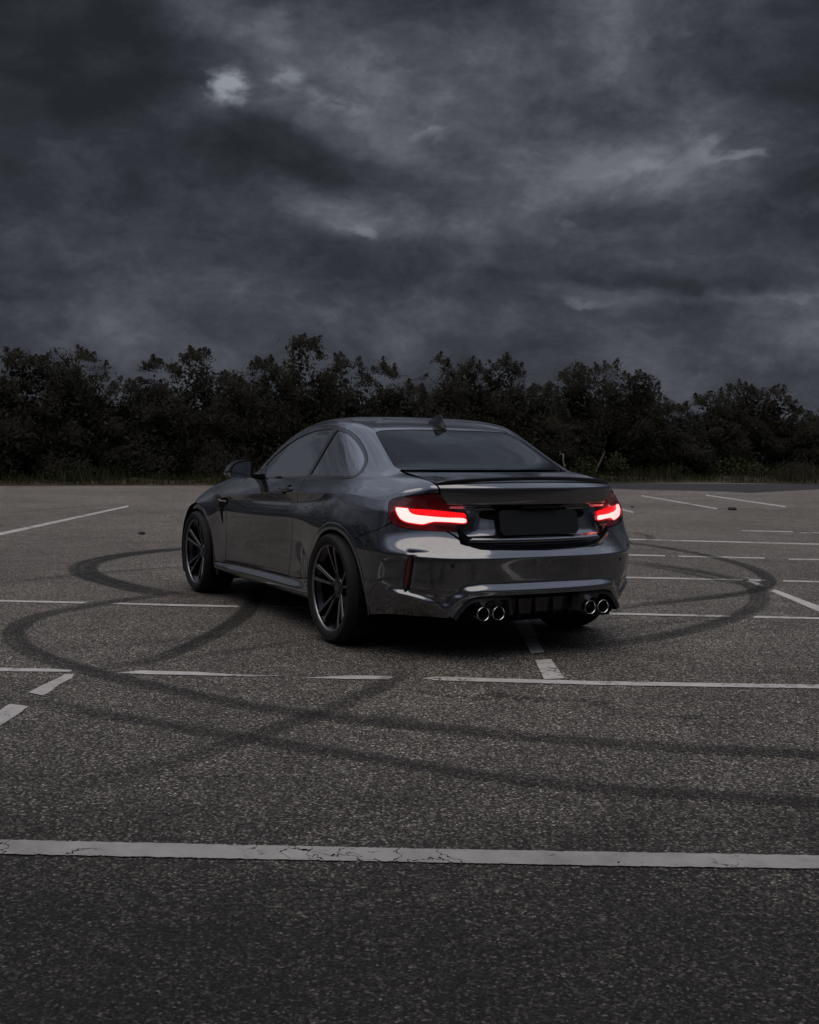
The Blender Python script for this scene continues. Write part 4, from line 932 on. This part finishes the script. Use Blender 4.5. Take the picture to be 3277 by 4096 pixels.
ZT = [(-.22,.60),(-.249,.617),(-.294,.637),(-.331,.654),(-.398,.684),(-.517,.716),(-.558,.738),(-.60,.770),(-.70,.80),(-.74,.74),(-.79,.70),(-.83,.66),(-.868,.632),(-.90,.628),(-1.2,.628)]
BUMP = ZT + [(-1.2,.1),(-.22,.1)]
bumperd = poly_sd(PROJ['side'](body.V), BUMP)
bumper, body = cut(body, bumperd + GAP)[0], cut(body, bumperd - GAP)[1]

panel('body', body, M_PAINT, CAR, 'B'); panel('roof', roof, M_PAINT, CAR, 'B'); panel('bonnet', bonnet, M_PAINT, CAR, 'B')
BUM = panel('rear_bumper', bumper, M_PAINT, CAR, 'B', depth=.02)
panel('rear_window', rglass, M_RGLASS, CAR, 'B', -.002, .004); panel('windscreen', wglass, M_GLASS, CAR, 'B', -.002, .004)
DOORS = {}
for sd_ in 'LR':
    panel('front_fender', fender, M_PAINT, CAR, sd_); panel('side_skirt', skirt, M_PAINT, CAR, sd_)
    DOORS[sd_] = panel('door', door, M_PAINT, CAR, sd_)
    panel('side_window', dglass, M_GLASS, DOORS[sd_], sd_, -.004, .004); panel('window_trim', trim, M_BLACK, CAR, sd_, .001, .012)
    panel('quarter_window', qglass, M_GLASS, CAR, sd_, -.004, .004)
# dark inner shell behind the panel gaps, with the wheel houses left open
inn = cut(S0, np.where(S0.V[:, 2] > .93, 1, -1) * 1.0 + 0 * S0.V[:, 0])[0]
for wch in (0, 1):
    d, a_ = arch(inn.V[:, 0], inn.V[:, 2], wch); inn = cut(inn, np.where(inn.V[:, 1] > .45, d, .5) - .05)[1]
inn = cut(inn, np.where((inn.V[:, 0] < -.55), np.where(inn.V[:, 2] < .40, -1., 1.), 1.))[1]
panel('inner_panel', inn, M_MATT, CAR, 'B', -.045, 0)
# ---- wheel arch edges
def arch_edge(wch, sg):
    cx, cz = ((-.03, .334), (2.693, .327))[wch]; A = np.linspace(-22, 196, 120) if wch == 0 else np.linspace(-18, 200, 110)
    T_ = RA if wch == 0 else FA
    r0 = np.interp(A, T_[:, 0], T_[:, 1]); wid = np.interp(A, [0, 120, 150, 180, 200], [.044, .044, .028, .018, .016] if wch == 0 else [.024, .024, .024, .022, .020])
    ca, sa = np.cos(np.radians(A)), np.sin(np.radians(A))
    outer = np.stack([cx + (r0 + wid) * ca, cz + (r0 + wid) * sa], 1)
    Po, No = on_shell(outer, 'side'); yo = Po[:, 1]
    for _ in range(8): yo[1:-1] = (yo[:-2] + 2 * yo[1:-1] + yo[2:]) / 4
    lip = np.interp(A, [-90, 0, 45, 80, 120, 150, 196], [.908, .908, .921, .933, .936, .930, .910] if wch == 0 else [.893, .893, .900, .905, .905, .899, .890])
    lip = np.clip(lip, yo + .0005, yo + .004)
    rows = []
    for f, dy in ((1.0, None), (.86, .55), (.70, 1.0), (.06, 1.0), (.0, .97), (-.05, None)):
        rr = r0 + wid * f
        y = yo - .001 if f == 1.0 else (lip - .055 if f < 0 else yo + (lip - yo) * dy)
        rows.append([(cx + r * c, sg * yy, cz + r * s) for r, c, s, yy in zip(rr, ca, sa, y)])
    m_ = MB(); m_.loft(rows, False, False); return m_.build('wheel_arch_edge', M_PAINT, CAR, 32)
for sg in (1, -1):
    arch_edge(0, sg); arch_edge(1, sg)
    for wch, (cx, cz, rr) in enumerate(((-.03, .334, .385), (2.693, .327, .385))):   # wheel house
        A = np.radians(np.linspace(-30, 210, 40)); m_ = MB()
        m_.loft([[(cx + rr * math.cos(a), sg * y, cz + rr * math.sin(a)) for a in A] for y in (.895, .60, .50)], False, False)
        m_.add([(cx, sg * .50, cz)] + [(cx + rr * math.cos(a), sg * .50, cz + rr * math.sin(a)) for a in A], [(0, i, i + 1) for i in range(1, 40)])
        m_.build('wheel_house', M_MATT, CAR, 40)
m_ = MB(); m_.box((-.80, -.55, .20), (3.2, .55, .26)); m_.box((.40, -.80, .205), (2.28, .80, .25)); m_.box((-.40, -.55, .26), (-.05, .55, .40)); m_.build('underbody', M_MATT, CAR)
# rear axle, silencer
m_ = MB(); m_.tube([(0, -.66, .32), (0, .66, .32)], .035, 8); m_.box((-.72, -.50, .19), (-.42, .50, .34)); m_.build('silencer', M_MATT, CAR, 40)

# ---- boot lid: profile swept across the car
def lid_profile():
    # (x at centre, z, half width, edge shift of x, edge shift of z)
    return [(-.312,1.034,.588,.060,.004),(-.36,1.034,.588,.05,.000),(-.50,1.019,.588,.03,-.002),(-.66,1.004,.588,.06,-.008),(-.76,1.000,.588,.10,-.014),(-.822,1.008,.588,.118,-.026),
            (-.832,1.002,.588,.120,-.024),(-.836,.994,.587,.122,-.020),(-.853,.982,.585,.128,-.014),(-.878,.965,.582,.138,-.008),(-.884,.958,.581,.141,-.006),(-.886,.945,.580,.142,-.005),(-.884,.91,.572,.140,.0),(-.876,.875,.545,.128,.002),(-.868,.862,.538,.122,.002),(-.856,.857,.532,.115,.002),
            (-.836,.850,.525,.10,.002),(-.822,.838,.52,.10,0),(-.828,.79,.50,.085,0),(-.842,.74,.498,.08,0),(-.852,.712,.494,.078,0),(-.868,.692,.485,.075,0),(-.893,.676,.470,.075,0),(-.899,.668,.465,.075,0),(-.899,.660,.460,.072,0),(-.893,.648,.450,.070,0),(-.880,.636,.442,.065,0),(-.86,.632,.44,.06,0)]
LP = lid_profile()
def lid_point(p, s):
    """s in -1..1 across; the recess for the number plate is shallower towards its side walls"""
    x, z, hw, ex, ez = p
    e = .75 * s * s + .25 * s ** 4
    X = x + ex * e
    y = s * hw
    if .70 < z < .856:
        wl = .5 - .5 * math.cos(math.pi * min(max((abs(y) - (.335 + .10 * (.84 - z) / .14 * .35)) / .085, 0), 1))
        k = math.sin(math.pi * min(max((z - .70) / .156, 0), 1)) ** .4
        X -= (.012 + .030 * (z - .70) / .15) * wl * k
    return (X, y, z + ez * e)
def sweep(prof, n, fn):
    R = []
    for p in prof: R.append([fn(p, s) for s in np.linspace(-1, 1, n)])
    return R
def dense_profile(prof, sub=5):
    A_ = np.array(prof); d = np.linalg.norm(np.diff(A_[:, :2], axis=0), axis=1); t = np.concatenate([[0], np.cumsum(d)])
    q_ = np.concatenate([np.linspace(t[i], t[i + 1], sub, endpoint=False) for i in range(len(t) - 1)] + [[t[-1]]])
    return [tuple(pchip(t, A_[:, k], q_)[j] for k in range(A_.shape[1])) for j in range(len(q_))]
DP = dense_profile(LP, 4)
m_ = MB(); m_.loft(sweep(DP, 121, lid_point), False, False)
# side returns
for s in (-1, 1):
    e0 = [lid_point(p, s) for p in DP]; m_.loft([e0, [(x + .02, y - s * .012, z - .012 if x > -.8 else z) for x, y, z in e0]], False, False)
LID = m_.build('boot_lid', M_PAINT, CAR, 60)
# lip spoiler in gloss black along the trailing edge
rows = []
for s in np.linspace(-1, 1, 81):
    x, y, z = lid_point((-.826, 1.0065, .588, .119, -.026), s); tp = max(0.0, 1 - abs(s) ** 10) ** .5; tp = .25 + .75 * tp
    rows.append([(x + dx, y, z + dz * tp) for dx, dz in ((.075, -.002), (.045, .004), (.012, .011), (-.004, .0135), (-.010, .012), (-.0125, .005), (-.012, -.004), (-.008, -.009), (.0, -.012), (.05, -.010))])
m_ = MB(); m_.loft(rows, True, True); m_.build('lip_spoiler', M_BLACK, LID, 50)
m_ = MB(); ss = np.linspace(-1, 1, 41)
m_.loft([[(-.878 + dx + .22 * (s * .50) ** 2, s * .50, z + .085 * abs(s) ** 8) for s in ss] for dx, z in ((-.025, .600), (.0, .612), (.004, .655), (.05, .66))], False, False); m_.build('boot_notch_shade_strip', M_BLACK, BUM, 40)  # notch under the lid: its shade is put into the strip's black
# blank number plate
PL = [(.245, .832), (.262, .812), (.262, .716), (.240, .694), (-.240, .694), (-.262, .716), (-.262, .812), (-.245, .832)]
m_ = MB(); m_.loft([[(-.878 + .22 * (z - .694), y, z) for y, z in PL], [(-.862 + .22 * (z - .694), y, z) for y, z in PL]], True, True); m_.build('number_plate', M_PLATE, LID)
m_ = MB(); m_.box((-.868, -.12, .842), (-.845, .12, .856)); m_.build('boot_handle', M_BLACK, LID)

# ---- tail lamps: housing, lit bars, dark lens
for sd_ in 'LR':
    TL = panel('tail_lamp', lampS, M_LENSIN, CAR, sd_, -.022, 0, label='tail lamp with a glowing L shaped bar, ' + ('on the left of the boot lid' if sd_ == 'L' else 'on the right of the boot lid'))
    panel('lens', lampS, M_LENS, TL, sd_, .004, .026)
    panel('light_bar', barS, M_BAR, TL, sd_, -.004, .002); panel('light_guide', glowS, M_GLOW, TL, sd_, -.008, 0); panel('red_light', redS, M_RED, TL, sd_, -.007, .006)
    panel('reversing_light', runS, material('clear_lens', (.10, .03, .03), .2, coat=1), TL, sd_, -.008, .004)

# ---- bumper details
for sg in (1, -1):
    zs = np.linspace(.392, .588, 24); yy = np.interp(zs, [.39, .48, .54, .60], [.750, .746, .742, .738]) + .003
    Pp, Nn = on_shell(np.stack([yy, zs], 1), 'rear', lambda V: V[:, 1] > .5); rows, rows2 = [], []
    for k in range(24):
        e = math.sin(math.pi * min(max(k / 23, 0), 1)) ** .35 if 0 < k < 23 else .15
        n = Vector(Nn[k]); tn = Vector((n.y, -n.x, 0)).normalized() * .0115 * e; c = Vector(Pp[k])
        f = lambda v: (v.x, v.y * sg, v.z)
        rows.append([f(c - tn * 1.6 + n * .002), f(c - tn * 1.5 + n * .006), f(c + tn * 1.5 + n * .006), f(c + tn * 1.6 + n * .002)])
        rows2.append([f(c - tn * .75 + n * .005), f(c - tn * .55 + n * .0095), f(c + tn * .55 + n * .0095), f(c + tn * .75 + n * .005)])
    m_ = MB(); m_.loft(rows, True, True); rf = m_.build('reflector', M_BLACK, BUM, 40)
    m_ = MB(); m_.loft(rows2[1:-1], True, True); m_.build('red_strip', M_REFL, rf, 40)
    Pp, Nn = on_shell([(.565, .535)], 'rear', lambda V: V[:, 1] > .3)
    n = Vector(Nn[0]); a_ = n.orthogonal().normalized(); b_ = n.cross(a_); c = Vector(Pp[0])
    ring_ = lambda r, h: [((c + n * h + (a_ * math.cos(t_) + b_ * math.sin(t_)) * r).x, sg * (c + n * h + (a_ * math.cos(t_) + b_ * math.sin(t_)) * r).y, (c + n * h + (a_ * math.cos(t_) + b_ * math.sin(t_)) * r).z) for t_ in np.linspace(0, 6.283, 16, endpoint=False)]
    m_ = MB(); m_.loft([ring_(.013, 0), ring_(.0125, .0015), ring_(.010, .0015)], True, True); m_.build('parking_sensor', M_SATIN, BUM, 40)
# diffuser between the tail pipes
DF = empty('diffuser', (0, 0, 0), CAR)
prof = [(-.80, .385), (-.905, .383), (-.912, .372), (-.885, .364), (-.88, .352), (-.902, .346), (-.907, .340), (-.903, .318), (-.897, .262), (-.880, .250), (-.70, .235)]
m_ = MB(); m_.loft([[(x + .25 * y * y, y, z) for y in np.linspace(-.56, .56, 41)] for x, z in prof], False, False); m_.build('diffuser_panel', M_BLACK, DF, 40)
for y in (-.17, -.06, .06, .17):
    m_ = MB(); m_.loft([[(-.885, y - .006, .345), (-.885, y + .006, .345), (-.875, y + .006, .252), (-.875, y - .006, .252)], [(-.918, y - .002, .338), (-.918, y + .002, .338), (-.928, y + .002, .240), (-.928, y - .002, .240)]], True, True); m_.build('fin', M_BLACK, DF)
for sg in (1, -1):
    path = catmull([(.566, .252), (.538, .293), (.501, .333), (.472, .353), (.44, .364), (.36, .370), (.275, .371), (.245, .368), (.229, .352), (.221, .32), (.214, .258)], .012)
    inn_ = []
    tg = np.gradient(path, axis=0); tg /= np.linalg.norm(tg, axis=1, keepdims=True); nn = np.stack([-tg[:, 1], tg[:, 0]], 1)
    if nn[len(nn) // 2][1] > 0: nn = -nn
    rows = []
    for (y, z), (ny, nz) in zip(path, nn):
        xx = -.948 + .25 * y * y * .9
        pt = lambda k, dx: (xx + dx, sg * (y + ny * k), z + nz * k)
        rows.append([pt(-.022, .030), pt(-.008, .016), pt(.000, .004), pt(.022, .0), pt(.026, -.003), pt(.030, .05)])
    m_ = MB(); m_.loft(rows, False, False); m_.build('exhaust_surround', M_SATIN, DF, 35)
    m_ = MB(); m_.box((-.86, min(sg * .225, sg * .50), .25), (-.80, max(sg * .225, sg * .50), .362)); m_.build('surround_back', M_MATT, DF)
    for y in (.404, .309):
        m_ = MB(); pr = [(.031, .13), (.033, .006), (.0355, .001), (.037, -.0005), (.0385, .001), (.0395, .006), (.039, .16)]
        m_.lathe([(r, h) for r, h in pr], 40, 'x', (-.945 + .25 * y * y * .3, sg * y, .271)); tp_ = m_.build('exhaust_tip', M_CHROME, CAR, 50)
        m_ = MB(); m_.lathe([(.0325, .010), (.0322, .06), (.0322, .13), (.001, .13)], 32, 'x', (-.945 + .25 * y * y * .3, sg * y, .271)); m_.build('pipe_bore', M_MATT, tp_, 50)

# ---- wheels
def tyre_mesh():
    m_ = MB(); pr = [(.252, .112), (.259, .122), (.266, .1275), (.277, .1315), (.290, .1335), (.303, .132), (.306, .1335), (.309, .131), (.316, .124), (.3235, .113), (.328, .100), (.331, .085)]
    g = []
    for y in (.082, .030):
        g += [(.3335, y), (.326, y - .002), (.326, y - .009), (.334, y - .011)]
    half = pr + g; full = half + [(r, -h) for r, h in half[::-1]]
    m_.lathe(full, 96, 'y'); 
    return m_
tm = tyre_mesh().build('tyre', M_RUBBER, None, 30)
m_ = MB(); m_.lathe([(.252, .108), (.257, .118), (.2615, .121), (.2625, .118), (.2625, .10), (.23, .07), (.225, -.02), (.232, -.10), (.252, -.118)], 96, 'y'); rimo = m_.build('rim', M_RIM, None, 40)
m_ = MB(); m_.lathe([(.2485, .111), (.2505, .1165), (.2560, .1205), (.2610, .1218)], 96, 'y'); rlip = m_.build('rim_lip', M_FACE, None, 60)
def spoke():
    """one of a twin pair, running from the hub to the rim along +z; bright face, black flanks"""
    m_ = MB(); st = [(.040, .062, .006, .011), (.075, .070, .012, .011), (.12, .082, .021, .0105), (.17, .095, .031, .0115), (.21, .106, .039, .013), (.250, .113, .046, .015)]
    rows = []
    for r, f, tx, hw in st:
        rows.append([(tx - hw, f - .004, r), (tx - hw + .003, f, r), (tx + hw - .003, f - .0015, r), (tx + hw, f - .006, r), (tx + hw * .7, f - .045, r), (tx - hw * .7, f - .045, r)])
    m_.loft(rows, True, True); return m_
sa = spoke().build('spoke', M_RIM, None, 30)
m_ = MB(); m_.loft([[(tx - hw + .0035, f + .0006, r), (tx + hw * .55, f + .0002, r)] for r, f, tx, hw in [(.085, .0728, .0137, .011), (.12, .082, .021, .0105), (.17, .095, .031, .0115), (.21, .106, .039, .013), (.249, .1128, .046, .015)]], False, False)
sf = m_.build('spoke_face', M_FACE, None, 60)
m_ = MB(); m_.lathe([(.068, .02), (.066, .055), (.060, .064), (.040, .066), (.038, .060), (.034, .060), (.033, .068), (.0, .070)], 40, 'y')
for k in range(5):
    a = 2 * math.pi * k / 5 + .3; m_.tube([(.052 * math.cos(a), .060, .052 * math.sin(a)), (.052 * math.cos(a), .072, .052 * math.sin(a))], .0075, 6)
hubo = m_.build('hub', M_RIM, None, 35)
m_ = MB(); m_.lathe([(.060, .0), (.185, .0), (.186, -.012), (.185, -.026), (.06, -.026)], 64, 'y'); disco = m_.build('brake_disc', M_STEEL, None, 40)
m_ = MB(); A = np.radians(np.linspace(150, 222, 14))
m_.loft([[(r * math.cos(a), y, r * math.sin(a)) for r, y in ((.115, .012), (.120, .040), (.185, .040), (.205, .020), (.205, -.03), (.115, -.03))] for a in A], True, True); calo = m_.build('brake_caliper', M_BLUE, None, 35)
protos = [tm, rimo, rlip, hubo, disco, calo]
for x, yc, zc, sc_, rot in ((0, .797, .334, 1.0, 18), (2.693, .783, .327, .979, 31)):
    for sg in (1, -1):
        W_ = empty('wheel', (x, sg * yc, zc), CAR); W_.scale = (sc_, sc_ * sg, sc_) if sc_ != 1 else (1, sg, 1)
        for pz in protos:
            c = pz.copy(); COL.objects.link(c); c.parent = W_
            if pz is calo and x > 1: c.rotation_euler = (0, math.radians(180), 0)
        for k in range(5):
            for mir in (1, -1):
                for pz in (sa, sf):
                    c = pz.copy(); COL.objects.link(c); c.parent = W_
                    a = math.radians(rot + 72 * k)
                    c.rotation_euler = (0, math.pi / 2 - a, 0); c.scale = (mir, 1, 1)
for pz in protos + [sa, sf]: bpy.data.objects.remove(pz)

# ---- door handle, mirror, side vent, aerial
HANDV = catmull([(.735, .0), (.76, .018), (.86, .030), (.94, .024), (.965, .0)], .02)
for sd_, sg in (('L', 1), ('R', -1)):
    dr = DOORS[sd_]
    xs = np.linspace(.728, .962, 22); zs = np.interp(xs, [.73, .96], [.896, .882])
    Pp, Nn = on_shell(np.stack([xs, zs], 1), 'side'); rows = []
    for k in range(22):
        s = k / 21; e = min(1, 6 * s, 6 * (1 - s)) ** .5; h = .010 + .026 * math.sin(math.pi * s) ** .6; hz = .013 * (.55 + .45 * e)
        c = Pp[k]; y0 = c[1] + h * .35; y1 = c[1] + h
        rows.append([(c[0], sg * yy, c[2] + zz_) for yy, zz_ in ((y0, -hz * .8), (y1 - .004, -hz), (y1, -hz * .3), (y1, hz * .4), (y1 - .005, hz), (y0, hz * .8))])
    m_ = MB(); m_.loft(rows, True, True); m_.build('handle', M_PAINT, dr, 40)
    cup = cut(S0, sd(S0, 'side', [(.845 + .050 * math.cos(t_), .890 + .030 * math.sin(t_)) for t_ in np.linspace(0, 6.283, 28, endpoint=False)]))[0]
    panel('handle_recess', cup, M_MATT, dr, sd_, .0012, .002)
    # gill behind the front wheel
    VT = smoothpoly([(2.218,.750),(2.218,.750),(2.16,.774),(2.07,.783),(2.02,.780),(2.004,.762),(2.008,.738),(2.045,.722),(2.075,.690),(2.098,.585),(2.125,.645),(2.165,.705)], .008)
    vt = panel('side_vent', cut(S0, sd(S0, 'side', VT))[0], M_MATT, CAR, sd_, .0015, .003)
    Pp, Nn = on_shell([(2.03, .757), (2.08, .756), (2.14, .755), (2.185, .7545), (2.205, .760)], 'side'); m_ = MB()
    m_.loft([[(p[0], sg * (p[1] + dy), p[2] + dz) for dy, dz in ((.001, -.007), (.007, -.006), (.008, .005), (.001, .007))] for p in Pp], True, True); m_.build('vent_bar', M_CHROME, vt, 40)
    # mirror
    OUT = catmull([(1.042, .981), (1.020, 1.024), (.985, 1.055), (.931, 1.070), (.872, 1.074), (.849, 1.064), (.852, 1.0), (.858, .953), (.868, .940), (.915, .939), (1.011, .951), (1.036, .962)], .02, True)
    GLS = catmull([(1.010, .963), (1.004, 1.009), (.980, 1.041), (.915, 1.061), (.870, 1.063), (.868, 1.0), (.875, .955), (.885, .948), (.947, .951), (1.0, .957)], .02, True)
    cy, cz = .945, 1.005
    f = lambda k, x, dy=0: [(x, sg * (cy + (y - cy) * k + dy), cz + (z - cz) * k) for y, z in OUT]
    m_ = MB(); m_.loft([f(.92, 1.505), f(.985, 1.500), f(1.0, 1.507), f(1.0, 1.535), f(.97, 1.575), f(.86, 1.620), f(.62, 1.655), f(.25, 1.668)], True, True)
    mr = m_.build('mirror', M_BLACK, dr, 60)
    m_ = MB(); m_.loft([[(1.5035, sg * y, z) for y, z in GLS], [(1.5025, sg * (cy + (y - cy) * .99), cz + (z - cz) * .99) for y, z in GLS]], True, True); m_.build('mirror_glass', material('mirror_silver', (.55, .57, .58), .02, metal=1.0), mr)
    m_ = MB(); m_.loft([[(x, sg * y, z) for x, z in ((1.50, .975), (1.50, .945), (1.60, .945), (1.60, .975))] for y in (.86,)] + [[(1.50, sg * .80, .972), (1.50, sg * .80, .932), (1.63, sg * .80, .935), (1.63, sg * .80, .972)], [(1.50, sg * .765, .975), (1.50, sg * .765, .925), (1.66, sg * .765, .93), (1.66, sg * .765, .98)]], True, True); m_.build('mirror_arm', M_BLACK, mr, 40)
m_ = MB(); rows = []
for x, zb, h, w_ in ((.245, 1.286, .004, .012), (.262, 1.291, .030, .024), (.285, 1.300, .066, .028), (.305, 1.306, .081, .029), (.325, 1.312, .080, .029), (.36, 1.321, .066, .027), (.40, 1.331, .042, .022), (.44, 1.340, .015, .013), (.462, 1.344, .003, .006)):
    rows.append([(x, -w_, zb - .02), (x, -w_ * .85, zb + .012 + h * .12), (x, -w_ * .35, zb + h * .62), (x, -w_ * .12, zb + h), (x, w_ * .12, zb + h), (x, w_ * .35, zb + h * .62), (x, w_ * .85, zb + .012 + h * .12), (x, w_, zb - .02)])
m_.loft(rows, True, True); m_.build('roof_aerial', M_SATIN, CAR, 50)

# ---- interior seen through the glass
for y in (.37, -.37):
    se = empty('seat', (0, y, 0), CAR)
    m_ = MB(); m_.loft([[(1.02, -.24, .50), (1.02, .24, .50), (.92, .23, .42), (.92, -.23, .42)], [(.86, -.25, .80), (.86, .25, .80), (.76, .23, .80), (.76, -.23, .80)], [(.80, -.17, 1.06), (.80, .17, 1.06), (.73, .15, 1.05), (.73, -.15, 1.05)]], True, True); m_.build('backrest', M_SEAT, se, 60)
    m_ = MB(); m_.loft([[(.80, -.12, 1.06), (.80, .12, 1.06), (.72, .11, 1.06), (.72, -.11, 1.06)], [(.79, -.13, 1.14), (.79, .13, 1.14), (.71, .12, 1.14), (.71, -.12, 1.14)], [(.77, -.09, 1.20), (.77, .09, 1.20), (.72, .08, 1.20), (.72, -.08, 1.20)]], True, True); m_.build('headrest', M_SEAT, se, 60)
    m_ = MB(); m_.box((.95, -.25, .40), (1.45, .25, .52)); m_.build('cushion', M_SEAT, se)
m_ = MB(); m_.loft([[(.10, -.58, .55), (.10, .58, .55), (-.05, .58, .55), (-.05, -.58, .55)], [(-.05, -.56, 1.0), (-.05, .56, 1.0), (-.15, .55, 1.0), (-.15, -.55, 1.0)]], True, True); m_.box((-.30, -.55, .985), (-.06, .55, 1.0)); m_.build('rear_seat', M_SEAT, CAR, 40)
m_ = MB(); m_.loft([[(1.62, -.70, .55), (1.62, .70, .55), (2.0, .66, .55), (2.0, -.66, .55)], [(1.66, -.70, .90), (1.66, .70, .90), (2.02, .60, .95), (2.02, -.60, .95)]], True, True); m_.build('dashboard', M_SEAT, CAR, 40)
m_ = MB(); c = Vector((1.42, .37, .86)); ax = Vector((-.92, 0, .40)).normalized(); e1 = Vector((0, 1, 0)); e2 = ax.cross(e1)
m_.tube([c + (e1 * math.cos(t_) + e2 * math.sin(t_)) * .185 for t_ in np.linspace(0, 6.283, 33)], .016, 8, False); m_.tube([c + e1 * .18, c - e1 * .18], .018, 6); m_.tube([c, c - ax * .35], .03, 6); m_.build('steering_wheel', M_SEAT, CAR, 60)
